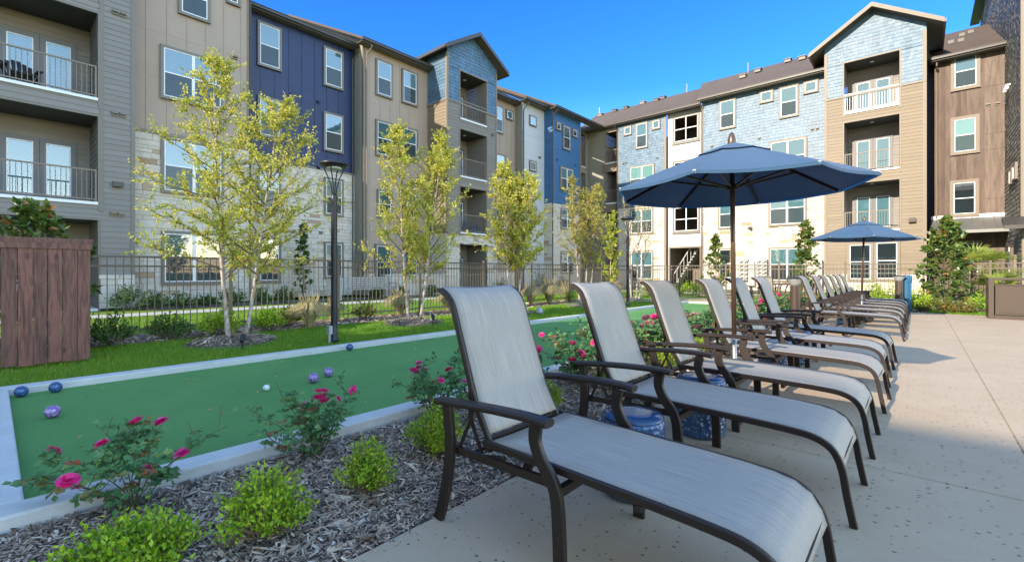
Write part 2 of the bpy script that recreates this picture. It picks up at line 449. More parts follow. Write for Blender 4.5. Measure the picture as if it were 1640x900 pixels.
def m_canopy():
    m, n, b = nodes('blue_umbrella_canvas')
    v = coords(n); f = noise(n, v, 250, 2); g = noise(n, v, 2.5, 3)
    c = ramp(n, g, [(.3,(.042,.108,.20)),(.7,(.052,.128,.23))])
    n.links.new(c, b.inputs['Base Color']); b.inputs['Roughness'].default_value = .75
    b.inputs['Sheen Weight'].default_value = .15
    t = n.nodes.new('ShaderNodeBsdfTranslucent'); t.inputs[0].default_value = (.02,.12,.34,1)
    mx = n.nodes.new('ShaderNodeMixShader'); mx.inputs[0].default_value = .32
    n.links.new(b.outputs[0], mx.inputs[1]); n.links.new(t.outputs[0], mx.inputs[2])
    n.links.new(mx.outputs[0], n.nodes['Material Output'].inputs[0])
    bump(n, b, g, .3, .02); return m
M['canopy'] = m_canopy()

def m_glass(name, refl, tint):
    m, n, b = nodes(name)
    tr = n.nodes.new('ShaderNodeBsdfTransparent'); tr.inputs[0].default_value = (*tint, 1)
    gl = n.nodes.new('ShaderNodeBsdfGlossy'); gl.inputs['Roughness'].default_value = .015; gl.inputs[0].default_value = (.95,.97,1,1)
    bn = n.nodes.new('ShaderNodeBump'); bn.inputs['Strength'].default_value = .05; bn.inputs['Distance'].default_value = .02
    n.links.new(noise(n, coords(n), 1.3, 2), bn.inputs['Height']); n.links.new(bn.outputs[0], gl.inputs['Normal'])
    fr = n.nodes.new('ShaderNodeFresnel'); fr.inputs[0].default_value = 1.5
    ma = n.nodes.new('ShaderNodeMath'); ma.operation = 'ADD'; ma.inputs[1].default_value = refl; n.links.new(fr.outputs[0], ma.inputs[0])
    mx = n.nodes.new('ShaderNodeMixShader'); n.links.new(ma.outputs[0], mx.inputs[0])
    n.links.new(tr.outputs[0], mx.inputs[1]); n.links.new(gl.outputs[0], mx.inputs[2])
    n.links.new(mx.outputs[0], n.nodes['Material Output'].inputs[0]); return m
M['glass'] = m_glass('window_glass', .12, (.68,.85,.90))

def m_blind():
    m, n, b = nodes('slatted_blind')
    v = coords(n)
    sp = n.nodes.new('ShaderNodeSeparateXYZ'); n.links.new(v, sp.inputs[0])
    a = n.nodes.new('ShaderNodeMath'); a.operation = 'MULTIPLY'; a.inputs[1].default_value = 2*pi/.055; n.links.new(sp.outputs[2], a.inputs[0])
    s = n.nodes.new('ShaderNodeMath'); s.operation = 'SINE'; n.links.new(a.outputs[0], s.inputs[0])
    mr = n.nodes.new('ShaderNodeMapRange'); mr.inputs[1].default_value = -1; n.links.new(s.outputs[0], mr.inputs[0])
    c = mixc(n, mr.outputs[0], (.06,.12,.14), (.26,.38,.40))
    n.links.new(c, b.inputs['Base Color']); b.inputs['Roughness'].default_value = .6
    bump(n, b, mr.outputs[0], .6, .02); return m
M['blind'] = m_blind()
def m_screen():
    m, n, b = nodes('dark_insect_screen')
    b.inputs['Base Color'].default_value = (.035,.04,.045,1); b.inputs['Roughness'].default_value = .8
    tr = n.nodes.new('ShaderNodeBsdfTransparent'); mx = n.nodes.new('ShaderNodeMixShader'); mx.inputs[0].default_value = .5
    n.links.new(tr.outputs[0], mx.inputs[1]); n.links.new(b.outputs[0], mx.inputs[2]); n.links.new(mx.outputs[0], n.nodes['Material Output'].inputs[0]); return m
M['screen'] = m_screen()
M['shade'] = basic('pale_roller_shade', (.30,.40,.36), .7, var=.04)

def m_ball(name, a, b2):
    m, n, b = nodes(name)
    f = noise(n, coords(n), 38, 4, .7)
    n.links.new(ramp(n, f, [(.45, a), (.62, b2)]), b.inputs['Base Color']); b.inputs['Roughness'].default_value = .25; return m
M['ball_purple'] = m_ball('purple_speckled_ball', (.17,.10,.30), (.48,.38,.60))
M['ball_blue'] = m_ball('blue_speckled_ball', (.015,.055,.16), (.08,.18,.36))
M['ball_white'] = m_ball('white_ball', (.7,.7,.72), (.8,.8,.8))

def m_ceramic():
    m, n, b = nodes('blue_ceramic')
    v = coords(n)
    vo = n.nodes.new('ShaderNodeTexVoronoi'); vo.inputs['Scale'].default_value = 34; n.links.new(v, vo.inputs['Vector'])
    c = ramp(n, noise(n, v, 9, 4), [(.3,(.012,.045,.13)),(.7,(.035,.095,.22))])
    n.links.new(c, b.inputs['Base Color']); b.inputs['Roughness'].default_value = .16
    b.inputs['Coat Weight'].default_value = .5
    bump(n, b, vo.outputs['Distance'], 1.0, .012); return m
M['ceramic'] = m_ceramic()
def m_ceramic_top():
    m, n, b = nodes('blue_ceramic_glaze')
    v = coords(n)
    c = ramp(n, noise(n, v, 9, 4), [(.3,(.012,.035,.09)),(.7,(.03,.07,.15))])
    n.links.new(c, b.inputs['Base Color']); b.inputs['Roughness'].default_value = .12; return m
M['ceramic_top'] = m_ceramic_top()

# ================================================================ SETTING: ground
def sheet(name, x0, x1, y0, y1, z, m, nx=1, ny=1):
    b = MB()
    b.quad((x0,y0,z),(x1,y0,z),(x1,y1,z),(x0,y1,z))
    return struct(name, b, m)
YE = 17.6            # far end of the court
sheet('ground', -400, 400, -400, 400, -.12, M['lawn'])
sheet('lawn', -19.5, 3.1, -6, 33, -.05, M['lawn'])
sheet('court_turf', -6.60, -3.30, .08, YE, 0.0, M['turf'])
# ---- deck slabs with open joints
bd = MB()
jx = [-1.78, .515, 3.1]; jy = [-25, -11, -6.4, -1.4, 3.59, 17.95]
for i in range(2):
    for j in range(len(jy)-1):
        bd.box(jx[i]+(.006 if i else 0), jx[i+1]-.006, jy[j]+.007, jy[j+1]-.007, -.10, 0)
dk = struct('deck', bd, M['deck'])
bv = dk.modifiers.new('bevel', 'BEVEL'); bv.width = .004; bv.segments = 1
sheet('joint_filler', -1.77, 3.1, -25, 17.9, -.010, M['deck'])
bd = MB(); bd.box(-9.0, -1.9, YE+.22, 21.3, -.09, -.004)
struct('patio', bd, M['deck'])
# ---- kerbs of the court
bk = MB()
bk.box(-3.34, -3.16, -.1, YE, -.1, .07)
bk.box(-6.78, -6.60, -.1, YE, -.1, .07)
bk.box(-6.78, -3.16, -.28, -.102, -.1, .07) if False else None
bk.box(-6.60, -3.34, -.1, .11, -.1, .0695)
bk.box(-6.60, -3.34, YE, YE+.18, -.1, .07)
kb = struct('kerb', bk, M['concrete_white'])
bv = kb.modifiers.new('bevel', 'BEVEL'); bv.width = .012; bv.segments = 2
# ---- planting beds
sheet('mulch_bed', -3.17, -1.77, -6, YE+.3, -.02, M['mulch'])
sheet('fence_bed', -11.6, -10.05, -6, 21.4, -.035, M['mulch'])
sheet('far_bed', -1.9, 3.1, 17.94, 22.5, -.03, M['mulch'])
sheet('garden_path', -17.4, -16.2, -6, 27.5, -.03, M['path'])
sheet('garden_path', -17.4, 3.1, 26.2, 27.5, -.026, M['path'])
sheet('building_bed', -19.9, -18.4, 3.3, 33, -.03, M['mulch'])
sheet('building_bed', -18.4, 3.1, 29.6, 33, -.025, M['mulch'])

# ================================================================ BUILDINGS
class Wall:
    """a vertical plane: 'X+' faces +X (u runs along Y), 'X-' faces -X, 'Y-' faces -Y (u runs along X), 'Y+' faces +Y"""
    def __init__(s, kind, c): s.k = kind; s.c = c
    def T(s, u, n, z):
        if s.k == 'X+': return (s.c+n, u, z)
        if s.k == 'X-': return (s.c-n, u, z)
        if s.k == 'Y+': return (u, s.c+n, z)
        return (u, s.c-n, z)
    def px(s, px, py, n=0):
        a, b = ray(px)
        if s.k in ('X+', 'X-'):
            d = (s.c+(n if s.k == 'X+' else -n))/a; return d*b, CH+(HY-py)*d/F
        d = (s.c-n)/b; return d*a, CH+(HY-py)*d/F
    def u(s, px): return s.px(px, HY)[0]
    def z(s, px, py): return s.px(px, py)[1]
    def box(s, b, u0, u1, n0, n1, z0, z1): b.box(u0, u1, n0, n1, z0, z1, T=s.T)

def bands(u0, u1, z0, z1, holes):
    zs = sorted(set([z0, z1] + [min(max(h[k], z0), z1) for h in holes for k in (2, 3)]))
    for a, c in zip(zs[:-1], zs[1:]):
        if c-a < 1e-4: continue
        mid = (a+c)/2; cuts = sorted((max(h[0], u0), min(h[1], u1)) for h in holes if h[2] < mid < h[3] and h[1] > u0 and h[0] < u1)
        cur = u0
        for p, q in cuts:
            if p > cur+1e-4: yield cur, p, a, c
            cur = max(cur, q)
        if cur < u1-1e-4: yield cur, u1, a, c

def fill(W, b, u0, u1, z0, z1, style, rs, lim=None):
    T = W.T
    def L(z):
        if lim is None: return u0, u1
        p, q = lim(z); return max(u0, p), min(u1, q)
    if style == 'lap':
        e = .178; k = math.floor(z0/e)
        while k*e < z1:
            a = max(k*e, z0); c = min((k+1)*e, z1); na = .016*(1-(a-k*e)/e); nc = .016*(1-(c-k*e)/e)
            p, q = L((a+c)/2)
            if q-p > .02 and c-a > .004:
                b.cur = rs.random()
                b.quad(T(p,na,a), T(q,na,a), T(q,nc,c), T(p,nc,c))
                b.quad(T(p,0,a), T(q,0,a), T(q,na,a), T(p,na,a))
            k += 1
    elif style == 'shake':
        e = .19; k = math.floor(z0/e)
        while k*e < z1:
            a = max(k*e, z0); c = min((k+1)*e, z1); p, q = L((a+c)/2)
            if q-p > .02 and c-a > .01:
                x = p
                while x < q-.01:
                    wd = rs.uniform(.13, .30); x2 = min(x+wd, q)
                    if q-x2 < .06: x2 = q
                    n0 = rs.uniform(.016, .03); n1 = rs.uniform(.002, .008); t = rs.uniform(-.004, .004); a2 = max(z0, a-rs.choice([0, 0, .012, .02]))
                    b.cur = rs.random(); g = .004
                    b.quad(T(x+g,n0+t,a2), T(x2-g,n0-t,a2), T(x2-g,n1-t,c), T(x+g,n1+t,c))
                    b.quad(T(x+g,0,a2), T(x2-g,0,a2), T(x2-g,n0-t,a2), T(x+g,n0+t,a2))
                    b.quad(T(x2-g,-.004,a2), T(x2-g,n0-t,a2), T(x2-g,n1-t,c), T(x2-g,-.004,c))
                    b.quad(T(x+g,-.004,a2), T(x+g,n0+t,a2), T(x+g,n1+t,c), T(x+g,-.004,c))
                    x = x2
                b.cur = .1; b.quad(T(p,-.003,a), T(q,-.003,a), T(q,-.003,c), T(p,-.003,c))
            k += 1
    elif style == 'batten':
        p, q = L((z0+z1)/2)
        b.cur = .5; b.quad(T(p,0,z0), T(q,0,z0), T(q,0,z1), T(p,0,z1))
        e = .61; k = math.ceil((p+.03)/e)
        while k*e < q-.03:
            b.box(k*e-.022, k*e+.022, 0, .02, z0, z1, T=T); k += 1
        zk = 3.3
        for zz in (3.25, 6.55, 9.85, 8.2):
            if z0 < zz < z1: b.box(p, q, 0, .006, zz-.01, zz+.01, T=T)
    elif style == 'plank':
        p, q = L((z0+z1)/2); e = .205; k = math.floor(p/e)
        while k*e < q:
            a = max(k*e, p); c = min((k+1)*e, q)
            if c-a > .01:
                rr = random.Random(k*31+int(z0*3)); b.cur = rr.random(); n = .012+.008*rr.random()
                b.box(a+.004, c-.004, 0, n, z0, z1, T=T)
            k += 1
        b.cur = .2; b.quad(T(p,.001,z0), T(q,.001,z0), T(q,.001,z1), T(p,.001,z1))
        e = .82; k = math.ceil((p+.03)/e)
        while k*e < q-.03:
            b.cur = .6; b.box(k*e-.025, k*e+.025, .0, .036, z0, z1, T=T); k += 1
        for zz in (4.9, 7.4, 8.2, 10.6):
            if z0 < zz < z1: b.box(p, q, 0, .026, zz-.012, zz+.012, T=T)
    elif style == 'stone':
        b.mi = 1; b.cur = .5; b.quad(T(u0,.004,z0), T(u1,.004,z0), T(u1,.004,z1), T(u0,.004,z1)); b.mi = 0
        z = z0
        while z < z1-.01:
            h = rs.choice([.10, .15, .2, .2, .28]); z2 = min(z+h, z1)
            if z1-z2 < .06: z2 = z1
            x = u0
            while x < u1-.01:
                wd = rs.uniform(.22, .7); x2 = min(x+wd, u1)
                if u1-x2 < .12: x2 = u1
                n = rs.uniform(.02, .036); g = .003; i = .008
                b.cur = rs.random()
                o = [T(x+g,.004,z+g), T(x2-g,.004,z+g), T(x2-g,.004,z2-g), T(x+g,.004,z2-g)]
                j = [T(x+g+i,n+rs.uniform(-.006,.006),z+g+i), T(x2-g-i,n+rs.uniform(-.006,.006),z+g+i), T(x2-g-i,n+rs.uniform(-.006,.006),z2-g-i), T(x+g+i,n+rs.uniform(-.006,.006),z2-g-i)]
                b.mesh(o+j, [(4,5,6,7),(0,1,5,4),(1,2,6,5),(2,3,7,6),(3,0,4,7)])
                x = x2
            z = z2
    else:
        p, q = L((z0+z1)/2)
        b.cur = .5; b.quad(T(p,0,z0), T(q,0,z0), T(q,0,z1), T(p,0,z1))

def wall(W, parent, u0, u1, z0, z1, style, mat, label=None, holes=(), lim=None, seed=1):
    b = MB(); rs = random.Random(seed)
    for a, c, p, q in bands(u0, u1, z0, z1, list(holes)): fill(W, b, a, c, p, q, style, rs, lim)
    if lim is not None:
        b.cur = .5; pk = (u0+u1)/2; zk = z1; zz_ = z0
        while lim(zz_)[1]-lim(zz_)[0] > (u1-u0)-1e-3: zz_ += .02
        b.poly([W.T(u0,-.002,zz_), W.T(u1,-.002,zz_), W.T(pk,-.002,zk)])
    o = b.build('wall', [M[mat], M['mortar']] if style == 'stone' else M[mat], parent)
    if label: o['label'] = label
    return o

def window(W, parent, u0, u1, z0, z1, kind='single', trim='trim', blind='blind', label=None, tw=.10, mesh=False):
    """u0..u1, z0..z1 are the outer edges of the trim"""
    W = Wall(W.k, W.T(0, .045, 0)[0] if W.k[0] == 'X' else W.T(0, .045, 0)[1])
    T = W.T; b = MB(); n = .055
    W.box(b, u0, u0+tw, -.05, n, z0, z1); W.box(b, u1-tw, u1, -.05, n, z0, z1)
    W.box(b, u0+tw, u1-tw, -.05, n-.002, z1-tw, z1); W.box(b, u0+tw, u1-tw, -.05, n-.002, z0, z0+tw)
    W.box(b, u0-.02, u1+.02, n, n+.02, z0-.012, z0+.02)
    win = b.build('window', M[trim], parent)
    if label: win['label'] = label
    a, c, p, q = u0+tw, u1-tw, z0+tw, z1-tw; f = .034
    s = MB()
    W.box(s, a, a+f, .0, .043, p, q); W.box(s, c-f, c, .0, .043, p, q)
    W.box(s, a+f, c-f, .0, .042, q-f, q); W.box(s, a+f, c-f, .0, .042, p, p+f)
    mid = (a+c)/2; zm = (p+q)/2
    if kind in ('double', 'four'):
        W.box(s, mid-.05, mid+.05, .0, .048, p, q)
    if kind in ('single', 'double', 'four'):
        W.box(s, a+f, (mid-.05 if kind != 'single' else c-f), .002, .046, zm-.022, zm+.022)
        if kind != 'single': W.box(s, mid+.05, c-f, .002, .046, zm-.022, zm+.022)
    s.build('sash', M['white_trim'], win)
    g = MB(); g.quad(T(a+.02,.03,p+.02), T(c-.02,.03,p+.02), T(c-.02,.03,q-.02), T(a+.02,.03,q-.02))
    g.build('pane', M['glass'], win)
    if kind in ('single', 'double') and blind != 'none':
        sc = MB(); sc.quad(T(a+f,.036,p+f), T(c-f,.036,p+f), T(c-f,.036,zm-.022), T(a+f,.036,zm-.022)); sc.build('insect_screen', M['screen'], win)
    bl = MB()
    if blind == 'none':
        bl.quad(T(a,.008,p), T(c,.008,p), T(c,.008,q), T(a,.008,q)); bl.build('dark_room', M['interior'], win)
    elif blind == 'half':
        bl.quad(T(a,.008,p), T(c,.008,p), T(c,.008,q), T(a,.008,q)); bl.build('dark_room', M['interior'], win)
        b2 = MB(); b2.quad(T(a,.014,zm), T(c,.014,zm), T(c,.014,q), T(a,.014,q)); b2.build('blind', M['blind'], win)
    else:
        bl.quad(T(a,.010,p), T(c,.010,p), T(c,.010,q), T(a,.010,q)); bl.build('blind', M[blind], win)
    return win

def pxwin(W, parent, pl, pr, pt, pb, kind='single', **k):
    """window whose left edge stands at photo column pl (top pt, bottom pb on that edge), right edge at pr"""
    u0, u1 = W.u(pl), W.u(pr); z1 = W.z(pl, pt); z0 = W.z(pl, pb)
    if u1 < u0: u0, u1 = u1, u0
    return window(W, parent, u0, u1, z0, z1, kind, **k)

def railing(W, parent, u0, u1, n, zf, h=1.03, mat='fence_metal'):
    b = MB()
    W.box(b, u0, u1, n-.022, n+.022, zf+h-.045, zf+h)
    W.box(b, u0, u1, n-.015, n+.015, zf+.07, zf+.105)
    W.box(b, u0, u0+.045, n-.022, n+.022, zf, zf+h-.045); W.box(b, u1-.045, u1, n-.022, n+.022, zf, zf+h-.045)
    k = max(2, int((u1-u0)/.115)); st = (u1-u0)/k
    for i in range(1, k): W.box(b, u0+i*st-.009, u0+i*st+.009, n-.009, n+.009, zf+.1, zf+h-.04)
    return b.build('railing', M[mat], parent)

def balcony(W, parent, u0, u1, zf, zc, depth=1.6, inner='olive_lap', rail=True, doors=True, railmat='fence_metal', slabmat='white_trim', trim='trim', seed=3, door_u=None):
    """recess in the wall between floor zf and ceiling zc"""
    b = MB(); rs = random.Random(seed)
    back = Wall(W.k, W.T(0, -depth, 0)[0] if W.k[0] == 'X' else W.T(0, -depth, 0)[1])
    b.mi = 0
    fill(back, b, u0, u1, zf, zc, 'lap', rs)
    T = W.T
    for uu, sg in ((u0, 1), (u1, -1)):
        e = .178; k = math.floor(zf/e)
        while k*e < zc:
            a = max(k*e, zf); c = min((k+1)*e, zc); b.cur = rs.random()
            o1 = .014*sg
            b.quad(T(uu+o1,-depth,a), T(uu+o1,0,a), T(uu,0,c), T(uu,-depth,c)); k += 1
    o = b.build('balcony', M[inner], parent)
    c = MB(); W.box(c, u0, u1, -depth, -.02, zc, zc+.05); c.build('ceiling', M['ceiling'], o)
    s = MB(); W.box(s, u0, u1, -depth, .06, zf-.09, zf); s.build('slab', M[slabmat], o)
    t = MB(); tw = .07
    W.box(t, u0-tw, u0, -.02, .03, zf-.25, zc+tw); W.box(t, u1, u1+tw, -.02, .03, zf-.25, zc+tw); W.box(t, u0, u1, -.02, .028, zc, zc+tw)
    t.build('opening_trim', M[trim], o)
    if rail: railing(W, o, u0+.02, u1-.02, -.03, zf, mat=railmat)
    L = MB(); mc = (u0+u1)/2; pc = T(mc, -depth*.45, zc-.012)
    L.lathe([(.09, 0), (.09, .012)], 14, pc); L.build('ceiling_light', M['white_trim'], o)
    if doors:
        dw = min(1.75, (u1-u0)-.5); du = door_u if door_u is not None else u0+.25+((u1-u0)-.5-dw)/2
        for k in range(2):
            d0 = du+k*dw/2; d1 = d0+dw/2-.01; B = back
            d = MB(); f = .14; zt = zf+2.1
            B.box(d, d0, d0+f, .018, .06, zf, zt); B.box(d, d1-f, d1, .018, .06, zf, zt)
            B.box(d, d0+f, d1-f, .018, .06, zt-f, zt); B.box(d, d0+f, d1-f, .018, .06, zf, zf+.25)
            dd = d.build('door', M['door'], o)
            g = MB(); g.mi = 0; T2 = B.T
            B.box(g, d0+f, d0+f+.03, .02, .066, zf+.25, zt-f); B.box(g, d1-f-.03, d1-f, .02, .066, zf+.25, zt-f)
            B.box(g, d0+f+.03, d1-f-.03, .02, .065, zt-f-.03, zt-f); B.box(g, d0+f+.03, d1-f-.03, .02, .065, zf+.25, zf+.28)
            g.mi = 1; g.quad(T2(d0+f,.03,zf+.25), T2(d1-f,.03,zf+.25), T2(d1-f,.03,zt-f), T2(d0+f,.03,zt-f))
            g.mi = 2; g.quad(T2(d0+f,.045,zf+.25), T2(d1-f,.045,zf+.25), T2(d1-f,.045,zt-f), T2(d0+f,.045,zt-f))
            # sub-part level is reached, so glass and blind stay in the door's own mesh
            for p, mm in ((g, [M['white_trim'], M['blind'], M['glass']]),):
                me = dd.data; base = len(me.materials)
                off = Vector(parent['_w']) if parent.get('_w') is not None else Vector((0,0,0))
                V = [v.co[:] for v in me.vertices]; Fs = [tuple(pp.vertices) for pp in me.polygons]; n0 = len(V)
                V += [tuple(Vector(v)-off) for v in p.v]; Fs2 = [tuple(i+n0 for i in f2) for f2 in p.f]
                m2 = bpy.data.meshes.new('door'); m2.from_pydata(V, [], Fs+Fs2)
                for q in [M['door']]+mm: m2.materials.append(q)
                m2.polygons.foreach_set('material_index', [0]*len(Fs)+[1+i for i in p.m])
                m2.update(); dd.data = m2
    return o

def corner(W, b, u, z0, z1, wd=.11, n=.032):
    W.box(b, u-wd/2, u+wd/2, -.05, n, z0, z1)

def vent(W, parent, u, z, s=.16, mat='trim_dark'):
    b = MB(); W.box(b, u-s/2, u+s/2, .01, .05, z-.07, z+.07); W.box(b, u-s/2+.01, u+s/2-.01, .05, .13, z+.0, z+.07)
    b.build('vent', M[mat], parent)

def eave(W, parent, u0, u1, z, over=.5, run=8.0, slope=.5, name='roof', ends=(0,0)):
    """roof slope with soffit, fascia and gutter above one stretch of wall"""
    T = W.T; b = MB()
    p = [T(u0,over,z+.16), T(u1,over,z+.16), T(u1-ends[1],-run,z+.16+(run+over)*slope), T(u0+ends[0],-run,z+.16+(run+over)*slope)]
    q = [(x, y, zz-.12) for x, y, zz in p]
    b.mesh(p+q, [(0,1,2,3),(7,6,5,4),(0,4,5,1),(1,5,6,2),(2,6,7,3),(3,7,4,0)])
    o = b.build(name, M['roof'], parent)
    s = MB(); W.box(s, u0, u1, -.02, over-.02, z-.02, z); s.build('soffit', M['soffit'], o)
    g = MB()
    W.box(g, u0, u1, over-.02, over, z-.04, z+.15)
    W.box(g, u0-.0, u1+.0, over+.001, over+.10, z+.02, z+.13)
    W.box(g, u0, u1, over+.001, over+.125, z+.131, z+.15)
    g.build('gutter', M['gutter'], o)
    return o

def downpipe(W, parent, u, z0, z1, n=.04, over=.5, mat='gutter', s=.075):
    b = MB(); T = W.T
    b.tube([T(u,over+.04,z1+.02), T(u,over,z1-.12), T(u,n+.06,z1-.35), T(u,n+.02,z1-.55), T(u,n+.02,z0)], s/2, 6)
    for k in range(4):
        zz = z0+(z1-z0)*(.15+.23*k); W.box(b, u-.06, u+.06, n-.02, n+.03, zz, zz+.03)
    b.build('downspout', M[mat], parent)

Z1, ZST = 0, 6.2
B1 = thing('apartment_building', 'four-storey L-shaped apartment building with navy, blue, tan, white and stone facade sections around the court', 'building', (-20.5, 10, 0))

# ---------- section 1: balcony block at far left
W1 = Wall('X+', -19.7)
u_l, u_o, u_r = -3.2, W1.u(156.5), W1.u(216)
zf3 = W1.z(157, 158); zf2 = W1.z(157, 324); zf4 = zf3+(zf3-zf2)
zc3 = W1.z(157, 23); zc2 = W1.z(157, 187.5); zc1 = W1.z(157, 353)
hol = [(u_l+.6, u_o, zf3, zc3), (u_l+.6, u_o, zf2, zc2), (u_l+.6, u_o, .0, zc1), (u_l+.6, u_o, zf4, zf4+2.5)]
wall(W1, B1, u_l, u_o, 0, 12.9, 'lap', 'grey_lap', 'grey lap siding around the stacked balconies at far left', holes=hol, seed=11)
wall(W1, B1, u_o, u_r, 1.1, 12.9, 'lap', 'grey_lap', 'grey lap siding pier beside the stacked balconies', seed=12)
wall(W1, B1, u_o, u_r, 0, 1.1, 'stone', 'stone', 'pale stone base of the grey pier', seed=13)
for k, (a, c) in enumerate([(zf3, zc3), (zf2, zc2), (zf4, zf4+2.5)]):
    balcony(W1, B1, u_l+.6, u_o, a, c, 1.7, 'olive_lap', seed=20+k, trim='trim_dark', railmat='trim', door_u=Wall('X+', -21.4).u(64)-.88)
balcony(W1, B1, u_l+.6, u_o, 0.02, zc1, 1.9, 'olive_lap', rail=False, seed=24, trim='trim_dark')
b = MB(); corner(W1, b, u_r-.05, 1.1, 12.9); corner(W1, b, u_o+.09, zf2-.3, 12.9, .1); b.build('corner_board', M['trim_dark'], B1)
for pa, pb in ((184,21),(197,25.5),(183,183),(196,185.5)):
    u, z = W1.px(pa, pb); vent(W1, B1, u, z)
for pa, pb in ((181,343),(193.5,344.5)):
    u, z = W1.px(pa, pb); vent(W1, B1, u, z, mat='trim')
eave(W1, B1, u_l-.5, u_r+.3, 12.9)
b = MB(); W1.box(b, W1.u(188)-.13, W1.u(188)+.13, .01, .16, W1.z(188,300), W1.z(188,300)+.16); b.build('wall_light', M['gutter'], B1)

# ---------- section 2: beige board and batten over stone
W2 = Wall('X+', -20.6)
a0, a1 = u_r-.3, W2.u(400)
wall(W2, B1, a0, a1, ZST, 12.9, 'batten', 'beige_board', 'beige board and batten upper wall', seed=2)
wall(W2, B1, a0, a1, 0, ZST-.06, 'stone', 'stone', 'pale limestone lower wall under the beige boards', seed=3)
b = MB(); corner(W2, b, a1-.05, ZST, 12.9); W2.box(b, a0, a1, 0, .05, ZST-.06, ZST+.06); b.build('corner_board', M['trim'], B1)
for (l, r, t, bo, kd) in ((285,336,-48,22,'single'),(362,384,-40,5,'single'),(256,357,71,157,'double'),(257,358,219,308,'double'),(257.5,358.5,369,456,'double')):
    pxwin(W2, B1, l, r, t, bo, kd, trim='trim_dark')
u, z = W2.px(375, 93); vent(W2, B1, u, z, .22, 'trim')
eave(W2, B1, a0, a1+.25, 12.85)
downpipe(W2, B1, a1-.0, 0, 12.8, over=.2)

# ---------- section 3: navy over stone
W3 = Wall('X+', -21.9)
b0, b1 = a1-.3, W3.u(567.5)
wall(W3, B1, b0, b1, ZST, 12.75, 'batten', 'navy_board', 'navy blue board and batten upper wall', seed=4)
wall(W3, B1, b0, b1, 0, ZST-.05, 'stone', 'stone', 'pale limestone lower wall under the navy boards', seed=5)
b = MB(); W3.box(b, b0, b1, 0, .05, ZST-.05, ZST+.04); b.build('ledge', M['trim_dark'], B1)
for (l, r, t, bo) in ((411.5,450,33,104.5),(517.3,549,74,137),(411.5,450,152,218),(517.3,549,178.5,241),(411,449,270,335),(518,549,283.5,345),(411,449,378,453),(518,549,387,446)):
    pxwin(W3, B1, l, r, t, bo, 'single', trim='trim_dark')
for pa, pb in ((467,153),(509.5,164.5),(470,371),(513,373),(509,269)):
    u, z = W3.px(pa, pb); vent(W3, B1, u, z, mat='navy_board' if pb < 300 else 'trim_dark')
eave(W3, B1, b0, b1, 12.6, over=.42)
downpipe(W3, B1, W3.u(564), 0, 12.5, over=.42)

# ---------- section 4: tan board and batten, stands forward
W4 = Wall('X+', -21.05)
c0, c1 = b1, W4.u(684.5)
wall(W4, B1, c0, c1, 1.15, 12.8, 'batten', 'beige_board', 'taupe board and batten wall between navy wall and blue gable tower', seed=6)
wall(W4, B1, c0, c1, 0, 1.15, 'stone', 'stone', 'low stone base under the taupe boards', seed=7)
R4s = Wall('Y-', c0); wall(R4s, B1, -21.9, -21.05, 0, 12.75, 'batten', 'olive_board', 'narrow olive return wall beside the navy section', seed=8)
b = MB(); corner(W4, b, c0+.055, 0, 12.8); W4.box(b, c0, c1, 0, .07, 1.12, 1.2); b.build('corner_board', M['trim'], B1)
for (l, r, t, bo) in ((601,627.7,93.5,152),(642.5,667.7,109.5,164.5),(600.8,627.7,191,249),(642.8,667.7,202,253.5),(603,627,303,349),(643,667,306,350),(599.5,627,390.5,449),(644,668,394,448)):
    pxwin(W4, B1, l, r, t, bo, 'single', trim='trim_dark')
eave(W4, B1, c0-.35, c1, 12.6, over=.5)
downpipe(W4, B1, c0+.16, 0, 12.5, over=.5, mat='trim')

# ---------- section 5: blue gable tower with balconies
W5 = Wall('X+', -19.35); d0, d1 = c1, W5.u(795.5)
zs5 = 10.62
op0, op1 = W5.u(736.7), W5.u(779)
t4, f4 = W5.z(736.7,113.5), W5.z(736.7,188.5)
t3, f3 = W5.z(736.7,206.5), W5.z(736.7,281)
t2, f2 = W5.z(736.7,298.7), W5.z(736.7,371.5)
t1 = W5.z(736.7, 391)
hol = [(op0,op1,f4,t4),(op0,op1,f3,t3),(op0,op1,f2,t2),(op0,op1,0,t1)]
zap = 14.68; mid5 = (d0+d1)/2; hw = (d1-d0)/2
lim5 = lambda z: (d0, d1) if z < 13.45 else (mid5-hw*(zap-z)/(zap-13.45), mid5+hw*(zap-z)/(zap-13.45))
wall(W5, B1, d0, d1, zs5, zap, 'shake', 'blue_shake', 'blue shingle gable front of the left tower', holes=hol, lim=lim5, seed=31)
wall(W5, B1, d0, d1, 3.3, zs5, 'lap', 'olive_lap', 'grey lap siding front of the left tower', holes=hol, seed=32)
wall(W5, B1, d0, d1, 0, 3.3, 'stone', 'stone', 'stone piers at the foot of the left tower', holes=hol, seed=33)
for k, (a, c) in enumerate(((f4,t4),(f3,t3),(f2,t2))): balcony(W5, B1, op0, op1, a, c, 1.7, 'olive_lap', seed=34+k, railmat='trim')
balcony(W5, B1, op0, op1, .02, t1, 1.7, 'olive_lap', rail=True, seed=38, railmat='trim')
R5s = Wall('Y-', d0)
wall(R5s, B1, -21.05, -19.35, zs5, 13.3, 'shake', 'blue_shake', 'blue shingle side of the left tower', seed=41)
wall(R5s, B1, -21.05, -19.35, 3.3, zs5, 'lap', 'tan_lap', 'tan lap siding side of the left tower', seed=42)
wall(R5s, B1, -21.05, -19.35, 0, 3.3, 'stone', 'stone', seed=43)
b = MB(); corner(W5, b, d0+.06, 3.3, 13.2); corner(W5, b, d1-.05, 3.3, 13.2)
R5s.box(b, -19.46, -19.34, -.01, .032, 3.3, 13.2)
